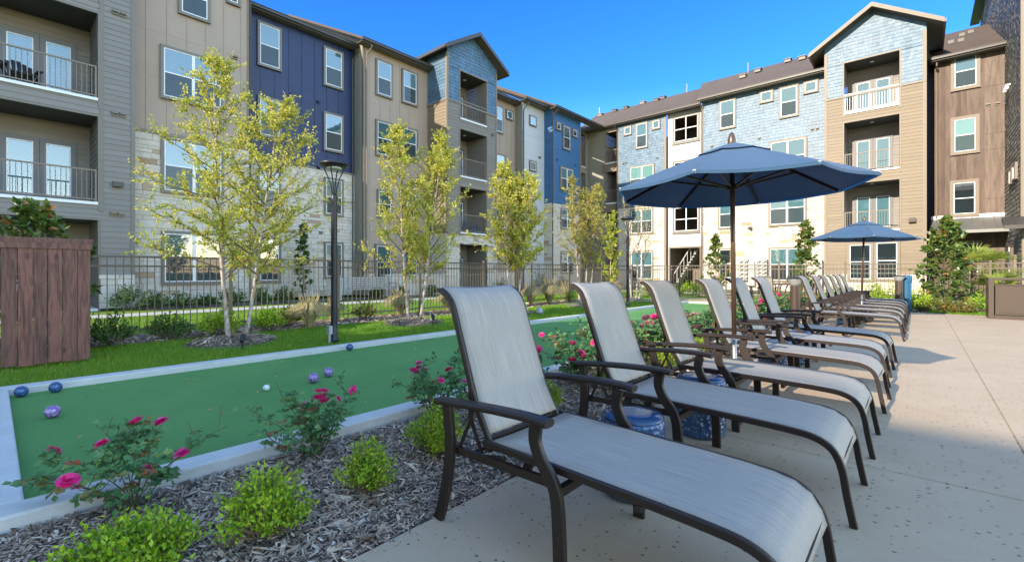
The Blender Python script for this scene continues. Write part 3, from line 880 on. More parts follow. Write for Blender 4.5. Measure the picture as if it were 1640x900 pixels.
W5.box(b, d0, d1, 0, .05, zs5-.03, zs5+.05); W5.box(b, d0, d1, 0, .07, 3.25, 3.35); R5s.box(b, -21.05, -19.33, 0, .05, zs5-.03, zs5+.05)
b.build('corner_board', M['trim'], B1)
def gable(W, parent, c, hw, ze, za, over, back, front=.5, mat='gutter'):
    """gabled roof whose ridge runs into the building; hw half width incl. eaves"""
    T = W.T; b = MB(); th = .16
    for sg in (-1, 1):
        p = [T(c,front,za), T(c+sg*hw,front,ze), T(c+sg*hw,-back,ze), T(c,-back,za)]
        q = [(x,y,z-th) for x,y,z in p]
        b.mesh(p+q, [(0,1,2,3),(7,6,5,4),(0,4,5,1),(1,5,6,2),(2,6,7,3),(3,7,4,0)])
    o = b.build('roof', M['roof'], parent); o['label'] = 'gabled roof of the tower'
    f = MB()
    for sg in (-1, 1):
        p = [T(c,front+.001,za+.03), T(c+sg*(hw+.03),front+.001,ze+.02), T(c+sg*(hw+.03),front+.001,ze-.2), T(c,front+.001,za-.2)]
        q = [T(c,front+.05,za+.03), T(c+sg*(hw+.03),front+.05,ze+.02), T(c+sg*(hw+.03),front+.05,ze-.2), T(c,front+.05,za-.2)]
        f.mesh(p+q, [(0,1,2,3),(4,5,6,7),(0,1,5,4),(1,2,6,5),(2,3,7,6),(3,0,4,7)])
        W.box(f, *(sorted((c+sg*hw, c+sg*(hw+.1)))), -back, front-.01, ze-.18, ze-.02)
    f.build('rake_board', M[mat], o)
    return o
gable(W5, B1, mid5+.05, 2.45, 13.35, 14.85, .45, 8)
u, z = W5.px(788, 217); vent(W5, B1, u, z)
R5b = Wall('Y+', d1); wall(R5b, B1, -21.05, -19.35, 0, 13.3, 'lap', 'olive_lap', seed=44)

# ---------- section 6: tan return beyond the tower
W6 = Wall('X+', -21.05); e0, e1 = d1, W6.u(824.5)
wall(W6, B1, e0, e1, 1.15, 12.8, 'batten', 'beige_board', 'taupe board wall just beyond the left tower', seed=51)
wall(W6, B1, e0, e1, 0, 1.15, 'stone', 'stone', seed=52)
for (l, r, t, bo, kd) in ((789,804.7,166.5,210.5,'single'),(809.7,820.5,175,190.5,'small'),(791,808,245,288,'single'),(791,808,330,366,'single')):
    pxwin(W6, B1, l, r, t, bo, kd, trim='trim_dark', tw=.08)
eave(W6, B1, e0, e1, 12.7)
# ---------- section 7: white siding
W7 = Wall('X+', -20.35); g1 = W7.u(871.5)
wall(W7, B1, e1, g1, 0, 12.9, 'lap', 'white_lap', 'white lap siding column wall', seed=53)
R7 = Wall('Y-', e1); wall(R7, B1, -21.05, -20.35, 0, 12.8, 'batten', 'olive_board', seed=54)
for t, bo in ((184,200.5),(256.5,273.5),(330,346.5),(400.5,416)): pxwin(W7, B1, 847, 858, t, bo, 'small', trim='trim_dark', tw=.08)
u, z = W7.px(863.5, 253); vent(W7, B1, u, z, .2)
eave(W7, B1, e1-.3, g1, 12.8, over=.5)
downpipe(W7, B1, e1+.06, 0, 12.7)
# ---------- section 8: blue lap
W8 = Wall('X+', -19.65); h1 = W8.u(929.5)
R8 = Wall('Y-', g1)
wall(R8, B1, -20.35, -19.65, ZST-.1, 12.8, 'lap', 'blue_lap', 'narrow blue return wall beside the white siding', seed=55)
wall(R8, B1, -20.35, -19.65, 0, ZST-.1, 'stone', 'stone', seed=56)
wall(W8, B1, g1, h1, ZST-.1, 12.8, 'lap', 'blue_lap', 'blue lap siding wall near the inner corner', seed=57)
wall(W8, B1, g1, h1, 0, ZST-.1, 'stone', 'stone', 'stone lower wall near the inner corner', seed=58)
for (l, r, t, bo, kd, bl) in ((889.9,897.4,194.6,208,'small','half'),(900.6,912.3,200,238.5,'single','half'),(915.8,923.5,206,218.8,'small','half'),(896,917.2,266,303.8,'double','half'),(897,917.5,333,366,'double','blind'),(897,917.5,402,438,'double','blind')):
    pxwin(W8, B1, l, r, t, bo, kd, blind=bl, tw=.08)
for pa, pb in ((892,256.5),(921,265)):
    u, z = W8.px(pa, pb); vent(W8, B1, u, z, mat='blue_lap')
b = MB(); corner(W8, b, g1+.06, 0, 12.8); corner(W8, b, h1-.05, 0, 12.8); b.build('corner_board', M['trim_dark'], B1)
eave(W8, B1, g1-.3, h1+3.4, 12.75, over=.5)
downpipe(W8, B1, g1+.02, 0, 12.7, over=.45)
# ---------- section 9: recess by the inner corner
YR = 33.2
W9 = Wall('X+', -20.9)
i0, i1 = W9.u(930.6), W9.u(937.2)
lv = [(W9.z(930.6,266), W9.z(930.6,215)), (W9.z(930.6,325), W9.z(930.6,277)), (W9.z(930.6,382), W9.z(930.6,337)), (.02, W9.z(930.6,395))]
hol = [(i0,i1,a,c) for a, c in lv]
wall(W9, B1, h1-.3, YR, 0, 12.8, 'flat', 'olive_board', 'olive wall in the inner corner', holes=hol, seed=61)
for k, (a, c) in enumerate(lv): balcony(W9, B1, i0, i1, a, c, 1.5, 'grey_lap', doors=False, seed=62+k, railmat='trim')
# ---------- right wing section 1: tan wall with stacked balconies
V1 = Wall('Y-', YR); j0, j1, j2 = -20.9, V1.u(970.3), V1.u(990.5)
V2 = Wall('Y-', YR-.15)
lv = [(V1.z(970.3,262), V1.z(970.3,214)), (V1.z(970.3,326), V1.z(970.3,275)), (V1.z(970.3,386), V1.z(970.3,339)), (.02, V1.z(970.3,398))]
hol = [(j1,j2-.02,a,c) for a, c in lv]
wall(V1, B1, j0, j2, 0, 12.9, 'batten', 'olive_board', 'olive board wall in the inner corner facing the court', holes=hol, seed=66)
for k, (a, c) in enumerate(lv): balcony(V1, B1, j1, j2-.02, a, c, 1.6, 'grey_lap', doors=(k < 3), seed=67+k, railmat='trim')
for a, c in lv[:3]:
    b = MB(); V1.box(b, j1-.35, j2-.02, .0, .05, a-.75, a-.1); b.build('beam', M['tan_lap'], B1)
# ---------- right wing section 2: light blue shingles over stone
k0, k1 = j2, V2.u(1067)
wall(V2, B1, k0, k1, ZST, 12.9, 'shake', 'blue_shake', 'pale blue shingle wall left of the white stair bay', seed=71)
wall(V2, B1, k0, k1, 0, ZST, 'stone', 'stone', 'sunlit stone wall left of the white stair bay', seed=72)
for (l, r, t, bo, kd) in ((999.5,1012.3,204,218.6,'small'),(1018.5,1038,199.3,240,'single'),(1044.5,1058,194,209,'small'),(1009,1048.8,268.3,309,'double'),(1010,1046.8,336,376,'double'),(1010,1046.8,402.5,448,'double')):
    pxwin(V2, B1, l, r, t, bo, kd, blind='shade' if bo == 309 else 'blind', tw=.09)
for pa, pb in ((998.5,262.5),(1003.5,261.5),(1053,253.5)):
    u, z = V2.px(pa, pb); vent(V2, B1, u, z)
b = MB(); corner(V2, b, k1-.07, 0, 12.9, .16, .05); corner(V2, b, k0+.05, 0, 12.9); V2.box(b, k0, k1, 0, .05, ZST-.04, ZST+.06); b.build('corner_board', M['trim'], B1)
# ---------- right wing section 3: white stair bay
V3 = Wall('Y-', YR+.1); l0, l1 = k1, V3.u(1123)
wins = [(1077.5,1120.5,188.5,231.5),(1077.5,1120.8,259.5,300.5),(1078,1121,331.5,373.5)]
hol = []
for (l, r, t, bo) in wins:
    hol.append((V3.u(l), V3.u(r), V3.z(l, bo), V3.z(l, t)))
dz = V3.z(1073, 398); hol.append((V3.u(1073.5), V3.u(1121), 0, dz))
wall(V3, B1, l0, l1, 0, 12.9, 'lap', 'white_lap', 'white lap siding stair bay', holes=hol, seed=75)
for h in hol[:3]:
    b = MB(); tw = .11
    V3.box(b, h[0]-.0, h[0]+tw, -.05, .06, h[2], h[3]); V3.box(b, h[1]-tw, h[1], -.05, .06, h[2], h[3]); V3.box(b, h[0], h[1], -.05, .058, h[3]-tw, h[3]); V3.box(b, h[0], h[1], -.05, .058, h[2], h[2]+tw)
    V3.box(b, h[0]-.03, h[1]+.03, .02, .09, h[2]-.1, h[2]+.01)
    o = b.build('window', M['trim_dark'], B1); o['label'] = 'open stairwell window with white cross bars'
    s = MB(); a, c, p, q = h[0]+tw, h[1]-tw, h[2]+tw, h[3]-tw; f = .05
    V3.box(s, a, a+f, -.03, .03, p, q); V3.box(s, c-f, c, -.03, .03, p, q); V3.box(s, a, c, -.03, .028, q-f, q); V3.box(s, a, c, -.03, .028, p, p+f)
    V3.box(s, (a+c)/2-.03, (a+c)/2+.03, -.03, .032, p, q); V3.box(s, a, c, -.03, .03, (p+q)/2-.03, (p+q)/2+.03)
    s.build('sash', M['white_trim'], o)
# stairwell interior
b = MB()
ua, ub = l0+.05, l1-.05; yb = V3.c+3.2; yf = V3.c+.02
for zf in (3.3, 6.6, 9.9): b.box(ua, ub, yf+.1, yf+1.1, zf-.25, zf)
b.quad((ua,yf,0),(ua,yb,0),(ua,yb,12.8),(ua,yf,12.8)); b.quad((ub,yf,0),(ub,yb,0),(ub,yb,12.8),(ub,yf,12.8)); b.quad((ua,yb,0),(ub,yb,0),(ub,yb,12.8),(ua,yb,12.8)); b.quad((ua,yf,12.7),(ub,yf,12.7),(ub,yb,12.7),(ua,yb,12.7))
b.build('stairwell', M['soffit'], B1)
b = MB(); n = 16
for i in range(n):
    x = ua+.15+(i+.0)*(ub-ua-.3)/n; b.box(x, x+(ub-ua-.3)/n+.03, yf+.5, yf+1.5, i*.205, i*.205+.06); b.box(x, x+.02, yf+.5, yf+1.5, i*.205-.15, i*.205)
b.bar((ua+.15,yf+.5,.9),(ub-.15,yf+.5,.9+n*.205),.04,.05); 
for i in range(0, n, 2):
    x = ua+.2+i*(ub-ua-.3)/n; b.bar((x,yf+.5,i*.205),(x,yf+.5,i*.205+.95),.03,.03,(1,0,0))
o = b.build('staircase', M['concrete_white'], B1)
b = MB(); V3.box(b, hol[3][0]-.1, hol[3][0], -.02, .05, 0, dz+.1); V3.box(b, hol[3][1], hol[3][1]+.08, -.02, .05, 0, dz+.1); V3.box(b, hol[3][0], hol[3][1], -.02, .048, dz, dz+.1)
b.build('doorway_trim', M['trim'], B1)
# ---------- right wing section 4: pale blue shingles over stone, stands forward
V4 = Wall('Y-', 32.3); m0, m1 = V4.u(1124.5), V4.u(1320.5)
wall(V4, B1, m0, m1, ZST, 12.9, 'shake', 'blue_shake', 'long pale blue shingle wall of the right wing', seed=81)
wall(V4, B1, m0, m1, 0, ZST, 'stone', 'stone', 'long sunlit stone wall of the right wing', seed=82)
for (l, r, t, bo, kd, bl) in ((1152,1179,163,209.8,'single','blind'),(1216.7,1239.3,148,167.5,'small','blind'),(1248,1279.5,142,191.7,'single','blind'),(1286.7,1311.3,132.3,152.5,'small','blind'),
        (1152,1179,240,285,'single','blind'),(1232.5,1292.8,228.3,283,'double','blind'),(1150.5,1177.5,321,367.5,'single','blind'),(1231,1292.2,309,363,'double','blind'),(1150.5,1177.5,398,447,'single','none'),(1231.2,1292.2,396.8,451,'double','half')):
    pxwin(V4, B1, l, r, t, bo, kd, blind=bl)
for pa, pb in ((1301,208.5),(1309,207),(1216,222.5),(1140,235.5),(1304,386)):
    u, z = V4.px(pa, pb); vent(V4, B1, u, z)
b = MB(); corner(V4, b, m0+.06, 0, 12.9); V4.box(b, m0, m1, 0, .05, ZST-.04, ZST+.06); b.build('corner_board', M['trim'], B1)
u, z = V4.px(1202, 366); b = MB(); V4.box(b, u-.12, u+.12, .02, .12, z-.06, z+.1); V4.box(b, u-.3, u-.1, .02, .05, z, z+.03); b.tube([V4.T(u,.1,z), V4.T(u+.05,.28,z-.05)], .07, 8); b.build('wall_light', M['gutter'], B1)
e = eave(V1, B1, j0-1.0, l1+.2, 12.8, over=.55, run=8, ends=(-3,-3)); 
e2 = eave(V4, B1, m0-.12, m1+.3, 12.75, over=.55, run=8.9, ends=(-3,0))
downpipe(V4, B1, m0+.02, 0, 12.7, over=.55, mat='trim'); downpipe(V1, B1, j2+.0, 0, 12.75, over=.55, n=.2)
# back slope and core
# ---------- right tower
V5 = Wall('Y-', 31.5); n0, n1 = V5.u(1320.5), V5.u(1484)
o0, o1 = V5.u(1352), V5.u(1440.6); zs = 10.9
t4, f4 = V5.z(1352,102.5), V5.z(1352,182); t3, f3 = V5.z(1352,198), V5.z(1352,277.5); t2, f2 = V5.z(1352,296), V5.z(1352,370)
hol = [(o0,o1,f4,t4),(o0,o1,f3,t3),(o0,o1,f2,t2)]
midr = (n0+n1)/2; hwr = (n1-n0)/2; zer, zar = 14.1, 15.27
limr = lambda z: (n0, n1) if z < zer-.25 else (midr-hwr*(zar-z)/(zar-zer+.25), midr+hwr*(zar-z)/(zar-zer+.25))
wall(V5, B1, n0, n1, zs, zar, 'shake', 'blue_shake', 'pale blue shingle gable front of the right tower', holes=hol, lim=limr, seed=85)
wall(V5, B1, n0, n1, 1.1, zs, 'lap', 'tan_lap', 'tan lap siding front of the right tower', holes=hol, seed=86)
wall(V5, B1, n0, n1, 0, 1.1, 'stone', 'stone', seed=87)
for k, (a, c) in enumerate(((f4,t4),(f3,t3),(f2,t2))): balcony(V5, B1, o0, o1, a, c, 1.6, 'grey_lap', seed=88+k, railmat='white_trim' if k == 0 else 'trim')
for (l, r) in ((1357,1399),(1399.5,1441.5)): pxwin(V5, B1, l, r, 389.5+(-.0 if l < 1390 else -3.5), 450+(0 if l < 1390 else -.5), 'single', blind='none', tw=.12)
V5r = Wall('X-', n0); wall(Wall('X+', n1), B1, 31.5, 34, 0, 13.6, 'lap', 'tan_lap', seed=91)
b = MB(); corner(V5, b, n0+.06, 1.1, 13.5, .13); corner(V5, b, n1-.07, 1.1, 13.5, .15); V5.box(b, n0, n1, .0, .05, zs-.04, zs+.05); V5.box(b, n0, n1, 0, .06, 1.07, 1.15)
b.quad(V5.T(n0,0,0), V5.T(n0,-2,0), V5.T(n0,-2,13.6), V5.T(n0,0,13.6)); b.build('corner_board', M['trim'], B1)
gable(V5, B1, midr, hwr+.62, 13.62, 15.45, .5, 8, .55, 'trim')
u, z = V5.px(1461, 353); b = MB(); V5.box(b, u-.14, u+.14, .02, .2, z-.1, z+.12); b.build('wall_light', M['gutter'], B1)
# ---------- navy recess and brown plank section
V6 = Wall('Y-', 34.4); wall(V6, B1, n1, 1.2, 0, 12.9, 'batten', 'navy_board', 'narrow navy recess beside the right tower', seed=92)
V7 = Wall('Y-', 33.6); q0, q1 = V7.u(1497.5), 3.2
hz = V7.z(1497, 351)
wall(V7, B1, q0, q1, 0, 12.6, 'plank', 'planks', 'brown vertical plank wall at right', seed=93)
wall(Wall('X-', q0), B1, 33.6, 34.4, 0, 12.6, 'plank', 'planks', seed=94)
for (l, r, t, bo, bl) in ((1522.5,1570,89.5,148.5,'blind'),(1522,1569,190.3,250,'shade'),(1521,1568,290.5,348.5,'none'),(1528,1573,386,440,'none')):
    pxwin(V7, B1, l, r, t, bo, 'single' if bo != 440 else 'fixed', blind=bl, tw=.15)
for pa, pb in ((1582,169),(1597,167)):
    u, z = V7.px(pa, pb); vent(V7, B1, u, z, .18)
eave(V7, B1, n1+.15, 3.2, 12.35, over=.55, run=8)
downpipe(V7, B1, q0+.06, hz, 12.2, over=.5, mat='trim')
b = MB(); T = V7.T; zt = 4.0; zb = 3.25
p = [T(q0-.15,.02,zt), T(q1,.02,zt), T(q1,1.5,zb), T(q0-.25,1.5,zb)]; q = [(x,y,z-.1) for x,y,z in p]
b.mesh(p+q, [(0,1,2,3),(7,6,5,4),(0,4,5,1),(1,5,6,2),(2,6,7,3),(3,7,4,0)])
for i in range(8):
    uu = q0-.15+(q1-q0+.15)*i/7; b.bar(T(uu,.03,zt+.012), T(uu,1.5,zb+.012), .03, .025)
V7.box(b, q0-.28, q1, 1.5, 1.56, zb-.13, zb+.02)
b.build('awning', M['awning'], B1)
b = MB(); V7.box(b, q0-.15, q1, .02, .06, zt-.02, zt+.16); b.build('flashing', M['white_trim'], B1)
# roof vents and pipes on the right wing
def on_roof(W, px, run, z, slope=.5, over=.55):
    u = None
    # place by distance back from the eave along the column's ray
    c = W.c+run; a, bb = ray(px); d = c/bb; return d*a, c, z+.16+(run+over)*slope
rv = random.Random(5)
for k, pxx in enumerate((962,985,1003,1030,1052,1062,1190,1214,1262,1285,1303)):
    Wc = V1 if pxx < 1120 else V4
    x, y, z = on_roof(Wc, pxx, rv.uniform(4.5,7.6), 12.8)
    b = MB(); b.box(x-.2, x+.2, y-.2, y+.2, z-.05, z+.16); b.box(x-.26, x+.26, y-.26, y+.26, z+.16, z+.2); b.build('roof_vent', M['gutter' if k % 3 else 'trim'], e if pxx < 1120 else e2)
for pxx in (960, 1100, 1198):
    Wc = V1 if pxx < 1120 else V4
    x, y, z = on_roof(Wc, pxx, 7.6, 12.8); b = MB(); b.tube([(x,y,z-.1),(x,y,z+.75)], .05, 8); b.build('vent_pipe', M['silver'], e if pxx < 1120 else e2)
for (xx, rr) in ((1.35, 3.2), (1.75, 3.0), (1.9, 5.2), (2.3,5.6)):
    y = 33.6+rr; z = 12.35+.16+(rr+.55)*.5; b = MB(); b.box(xx-.13, xx+.13, y-.15, y+.15, z-.05, z+.14); b.build('roof_vent', M['gutter'], B1)
# solid core so that the light is blocked as by a real building
b = MB()
b.box(-31, -23.9, -3.2, 36, 0, 12.6); b.box(-31, 3, 38, 44, 0, 12.6); b.box(-23.9, -21.0, YR+2.2, 38, 0, 12.4)
b.quad((-31,-3.2,0),(-19.7,-3.2,0),(-19.7,-3.2,12.9),(-31,-3.2,12.9))
b.build('rear_wall', M['olive_lap'], B1)

# ---------- grey shingled building at the right edge
B2 = thing('apartment_building', 'tall grey shingled building cropped by the right edge of the photo, with narrow slit windows', 'building', (8, 33, 0))
G1 = Wall('X-', 3.2)
wall(G1, B2, 28.5, 46, 0, 19, 'shake', 'grey_shake', 'grey shingle side wall', seed=101)
G2 = Wall('Y-', 28.5)
wall(G2, B2, 3.2, 14, 3.4, 19, 'lap', 'grey_lap', 'grey lap siding front', seed=102)
wall(G2, B2, 3.2, 14, 0, 3.4, 'stone', 'stone', seed=103)
b = MB(); G2.box(b, 3.2, 3.36, -.01, .04, 0, 19); G1.box(b, 28.48, 28.62, -.01, .04, 3.4, 19); b.build('corner_board', M['trim'], B2)
for (l, r, t, bo) in ((1619.8,1624.2,267,294),(1625.5,1630.8,259,286),(1619.5,1629,389,441)):
    uu = sorted((G1.u(l), G1.u(r))); z1 = G1.z(r, t); z0 = G1.z(r, bo)
    window(G1, B2, uu[0], uu[1], z0, z1, 'fixed', blind='none', tw=.08)
b = MB()
for (pa, pb) in ((1619,139),(1616.5,144)):
    u, z = G1.px(pa, pb); b.tube([G1.T(u,.02,z+.1), G1.T(u,.12,z+.1), G1.T(u,.16,z-.1)], .07, 8)
b.build('wall_light', M['white_trim'], B2)
b = MB(); G1.box(b, 28.0, 46.6, 0.02, .5, 18.8, 19.0); b.box(3.2, 14, 28, 46, 18.9, 19.1); b.build('roof', M['navy_board'], B2)
b = MB(); b.mesh([(2.6,27.6,3.1),(9,27.6,3.1),(9,28.46,3.5),(2.6,28.46,3.5),(2.6,27.6,2.95),(9,27.6,2.95),(9,28.46,3.35),(2.6,28.46,3.35)], [(0,1,2,3),(7,6,5,4),(0,4,5,1),(1,5,6,2),(2,6,7,3),(3,7,4,0)])
b.build('awning', M['gutter'], B2)
b = MB(); b.quad((14,28.5,0),(14,46,0),(14,46,19),(14,28.5,19)); b.quad((3.2,46,0),(14,46,0),(14,46,19),(3.2,46,19)); b.build('rear_wall', M['olive_lap'], B2)

# ---------- building behind the viewer (its shadow covers the near deck)
SHB = -22.9
B3 = thing('apartment_building', 'gabled apartment building behind the viewer whose shadow covers the near deck', 'building', (-4, -28, 0))
K1 = Wall('Y+', SHB)
wall(K1, B3, -16, 22, 3.3, 12.6, 'lap', 'tan_lap', 'tan siding', seed=111); wall(K1, B3, -16, 22, 0, 3.3, 'stone', 'stone', seed=112)
b = MB()
b.box(-16, 22, SHB-12, SHB-.05, 0, 12.2)
b.build('rear_wall', M['olive_lap'], B3)
b = MB()
for x0, x1 in ((-16.6, 22.6),):
    vs = [(x0,SHB+.5,12.5),(x1,SHB+.5,12.5),(x1,SHB-6,13.9),(x0,SHB-6,13.9),(x0,SHB-12.5,12.5),(x1,SHB-12.5,12.5)]
    b.mesh(vs, [(0,1,2,3),(3,2,5,4),(0,3,4),(1,5,2)])
b.mesh([(-12.2,SHB+1.3,13.0),(-7.2,SHB+1.3,13.0),(-9.7,SHB+1.3,14.9),(-12.2,SHB-6,13.0),(-7.2,SHB-6,13.0),(-9.7,SHB-6,14.9)], [(0,1,2),(0,2,5,3),(1,4,5,2),(3,5,4),(0,3,4,1)])
b.build('roof', M['roof'], B3)
for k in range(9):
    for f in range(4): window(K1, B3, -14.5+k*4, -12.9+k*4, .8+f*3.1, 2.6+f*3.1, 'double', blind='blind')

# ================================================================ GARDEN STRUCTURES
# ---- metal picket fence round the court garden
def fence_panel(parent, p, q, h=1.42, z=0.0):
    b = MB(); p = Vector((*p, z)); q = Vector((*q, z)); L = (q-p).length; d = (q-p)/L
    for zz in (h-.03, h-.20, .14): b.bar(p+Vector((0,0,zz)), q+Vector((0,0,zz)), .028, .035)
    k = int(L/.112); n = Vector((-d.y, d.x, 0))
    for i in range(1, k):
        c = p+d*(L*i/k); b.bar(c+Vector((0,0,.08)), c+Vector((0,0,h-.045)), .0145, .0145, up=n)
    return b.build('picket_panel', M['fence_metal'], parent)
def fence_post(parent, x, y, h=1.56, s=.06):
    b = MB(); b.box(x-s/2, x+s/2, y-s/2, y+s/2, -.06, h-.03); b.box(x-s/2-.008, x+s/2+.008, y-s/2-.008, y+s/2+.008, h-.03, h)
    return b.build('post', M['fence_metal'], parent)
FX, FY = -10.8, 21.3
f1 = thing('metal_fence', 'taupe metal picket fence running along the lawn between the court and the left building', 'fence', (FX, 9, 0))
ys = [-4.0, -1.56, .88, 3.32, 5.70, 8.2, 10.8, 13.3, 15.75, 18.4, FY]
for a, c in zip(ys[:-1], ys[1:]): fence_panel(f1, (FX, a+.03), (FX, c-.03), 1.5)
for a in ys: fence_post(f1, FX, a)
f2_ = thing('metal_fence', 'taupe metal picket fence crossing in front of the sunlit stone and tan wing', 'fence', (-4, FY, 0))
xs = [FX, -8.4, -6.35, -4.3, -2.1, .1, 1.7, 3.1]
for a, c in zip(xs[:-1], xs[1:]): fence_panel(f2_, (a+.03, FY), (c-.03, FY), 1.5)
for a in xs[1:]: fence_post(f2_, a, FY)

# ---- stained wood fence at far left
wf = thing('wood_fence', 'dark reddish brown stained board fence at the left edge of the photo', 'fence', (-8.55, -.6, 0))
b = MB(); rs = random.Random(9); y = .90; yy = y
while yy > -3.2:
    wd = rs.choice([.14, .14, .145, .13]); b.cur = rs.random(); t = rs.uniform(-.004, .004)
    b.box(-8.54+t, -8.515+t, yy-wd+rs.uniform(.004, .009), yy, .0+rs.uniform(0, .015), 1.575); yy -= wd
wf_b = b.build('board_panel', M['stain'], wf)
b = MB(); b.cur = .3; b.box(-8.60, -8.49, -3.2, .93, 1.575, 1.64); b.cur = .7; b.box(-8.511, -8.492, -3.2, .92, 1.50, 1.574); b.build('top_rail', M['stain'], wf)
b = MB()
for zz in (.25, .85, 1.4): b.cur = rs.random(); b.box(-8.585, -8.545, -3.2, .88, zz, zz+.09)
for yy in (.82, -1.2): b.cur = rs.random(); b.box(-8.68, -8.59, yy-.045, yy+.045, 0, 1.57)
b.build('frame_rail', M['stain'], wf)
b = MB(); x = -8.56
while x > -10.6:
    b.cur = rs.random(); b.box(x-.135, x-.004, .86, .885, .01, 1.575); x -= .14
b.build('side_panel', M['stain'], wf)

# ---- garden lamps
def lamp(x, y, label, grp='dark garden lamps along the court'):
    t = thing('garden_lamp', label, 'lamp post', (x, y, 0), grp)
    b = MB(); b.lathe([(.075,-.03),(.075,.03),(.058,.05),(.056,.3),(.052,2.42),(.056,2.44),(.056,2.52),(.03,2.56)], 20, (x,y,0)); b.build('pole', M['lamp_metal'], t, smooth=True, bevel=0)
    b = MB()
    for k in range(4):
        a = pi/4+k*pi/2; c, s_ = cos(a), sin(a)
        b.tube([(x+c*.03,y+s_*.03,2.45),(x+c*.045,y+s_*.045,2.66),(x+c*.10,y+s_*.10,2.84),(x+c*.185,y+s_*.185,3.02)], .011, 6)
    b.build('arm', M['lamp_metal'], t)
    b = MB(); b.lathe([(.03,3.0),(.12,3.015),(.20,3.03),(.245,3.05),(.25,3.075),(.22,3.10),(.12,3.13),(.02,3.14)], 28, (x,y,0)); b.build('lamp_head', M['lamp_metal'], t, smooth=True)
    b = MB(); b.lathe([(.11,2.985),(.13,3.0),(.12,3.012)], 20, (x,y,0)); b.build('diffuser', M['white_plastic'], t)
    return t
L1 = lamp(-7.66, 3.97, 'dark garden lamp standing on the lawn beside the court kerb, the nearer of two')
b = MB(); b.box(-7.70, -7.60, 3.85, 3.91, .12, .26); b.tube([(-7.65,3.88,.12),(-7.65,3.88,-.03)], .025, 8); b.tube([(-7.62,3.86,.12),(-7.62,3.86,-.03)], .015, 8)
tag(recentre(b.build('electric_box', M['grey_metal'])), 'small grey electric box on a stub at the foot of the nearer garden lamp', 'electric box')
L2 = lamp(-7.75, 14.96, 'dark slim garden lamp in front of the stone wall, the farther of two')

# ---- bollard lights
def bollard(x, y, label, h=1.06, r=.095):
    t = thing('bollard_light', label, 'bollard light', (x, y, 0), 'brown bollard lights')
    b = MB(); b.lathe([(r,-.03),(r,h-.16),(r*.9,h-.155)], 24, (x,y,0)); b.build('post', M['cabinet'], t, smooth=False)
    b = MB(); b.lathe([(r*.9,h-.155),(r*1.0,h-.10),(r*1.55,h-.03),(r*1.6,h-.02)], 24, (x,y,0)); b.build('reflector', M['grey_metal'], t, smooth=True)
    b = MB(); b.lathe([(r*1.62,h-.02),(r*1.62,h),(r*1.2,h+.015),(.01,h+.018)], 24, (x,y,0)); b.build('cap', M['lamp_metal'], t)
def at(px, Y):
    a, b_ = ray(px); d = Y/b_; return a*d, Y
x, y = at(1267, 11.0); bollard(-1.95, 11.15, 'brown bollard light with flared silver head behind the loungers')
x, y = at(1440, 18.25); bollard(x, y, 'brown bollard light beside the blue bin past the last lounger', 1.07, .10)
t = thing('litter_bin', 'round blue bin beside the far bollard light', 'bin', (*at(1451, 18.5), 0))
x, y = at(1451, 18.5)
b = MB(); b.lathe([(.13,-.02),(.13,.86),(.12,.87)], 22, (x,y,0)); b.build('body', M['blue_plastic'], t)
b = MB(); b.lathe([(.145,.86),(.15,1.0),(.135,1.08),(.02,1.10)], 22, (x,y,0)); b.build('lid', M['blue_plastic'], t)

# ---- brown metal cabinet at right edge
x0 = at(1583, 16.9)[0]
t = thing('metal_cabinet', 'low brown metal counter cabinet with a rail frame at the right edge of the deck', 'cabinet', (x0+1.1, 17.2, 0))
b = MB(); b.box(x0+.12, x0+2.4, 16.93, 17.55, .10, .84); b.build('body', M['cabinet'], t, bevel=.01)
b = MB()
b.box(x0, x0+.10, 16.9, 17.6, 0, 1.04)
b.box(x0+.101, x0+2.4, 16.9, 16.96, .985, 1.04); b.box(x0+.101, x0+2.4, 17.54, 17.6, .985, 1.04); b.box(x0+.101, x0+2.4, 16.9, 16.96, .0, .09); b.box(x0+2.4, x0+2.5, 16.9, 17.6, 0, 1.04)
b.build('frame', M['cabinet'], t, bevel=.006)
b = MB(); b.box(x0+.101, x0+2.4, 16.92, 17.57, .842, .87); b.build('counter_top', M['cabinet'], t, bevel=.006)
b = MB(); b.box(x0+.17, x0+1.2, 16.918, 16.929, .16, .80); b.box(x0+1.25, x0+2.3, 16.918, 16.929, .16, .80); b.build('door_panel', M['cabinet'], t)
b = MB(); b.box(x0+1.0, x0+1.3, 17.1, 17.35, .872, 1.1); tag(recentre(b.build('speaker_box', M['black'], bevel=.02)), 'small black box standing on the brown metal cabinet', 'box')

# ---- electric meter banks and cabinets on the stone wall of the right wing
def meters(pl, pr, pt, pb, cols, label):
    W = Wall('Y-', 32.25); u0, u1 = W.u(pl), W.u(pr); z1, z0 = W.z(pl, pt), W.z(pl, pb)
    t = thing('meter_bank', label, 'meter bank', (*W.T((u0+u1)/2, .1, 0)[:2], z0), 'grey electric meter banks')
    b = MB(); W.box(b, u0, u1, .0, .22, z0, z1); b.build('housing', M['grey_metal'], t, bevel=.01)
    for i in range(cols):
        for j in range(5):
            cu = u0+(u1-u0)*(i+.5)/cols; cz = z1-(z1-z0)*(j+.6)/5.2
            g = MB(); q = [W.T(cu-.02+.085*cos(a*pi/6), .225+e_, cz+.085*sin(a*pi/6)) for e_ in (0, .09) for a in range(12)]
            g.mesh(q, [(k, (k+1) % 12, 12+(k+1) % 12, 12+k) for k in range(12)]+[tuple(range(12, 24))]); g.build('meter', M['silver'], t)
            g = MB(); W.box(g, cu+.09, cu+.15, .222, .27, cz-.05, cz+.04); g.build('switch', M['lamp_metal'], t)
meters(1183.5, 1199, 415.5, 449, 2, 'grey meter bank on the stone wall, the left one')
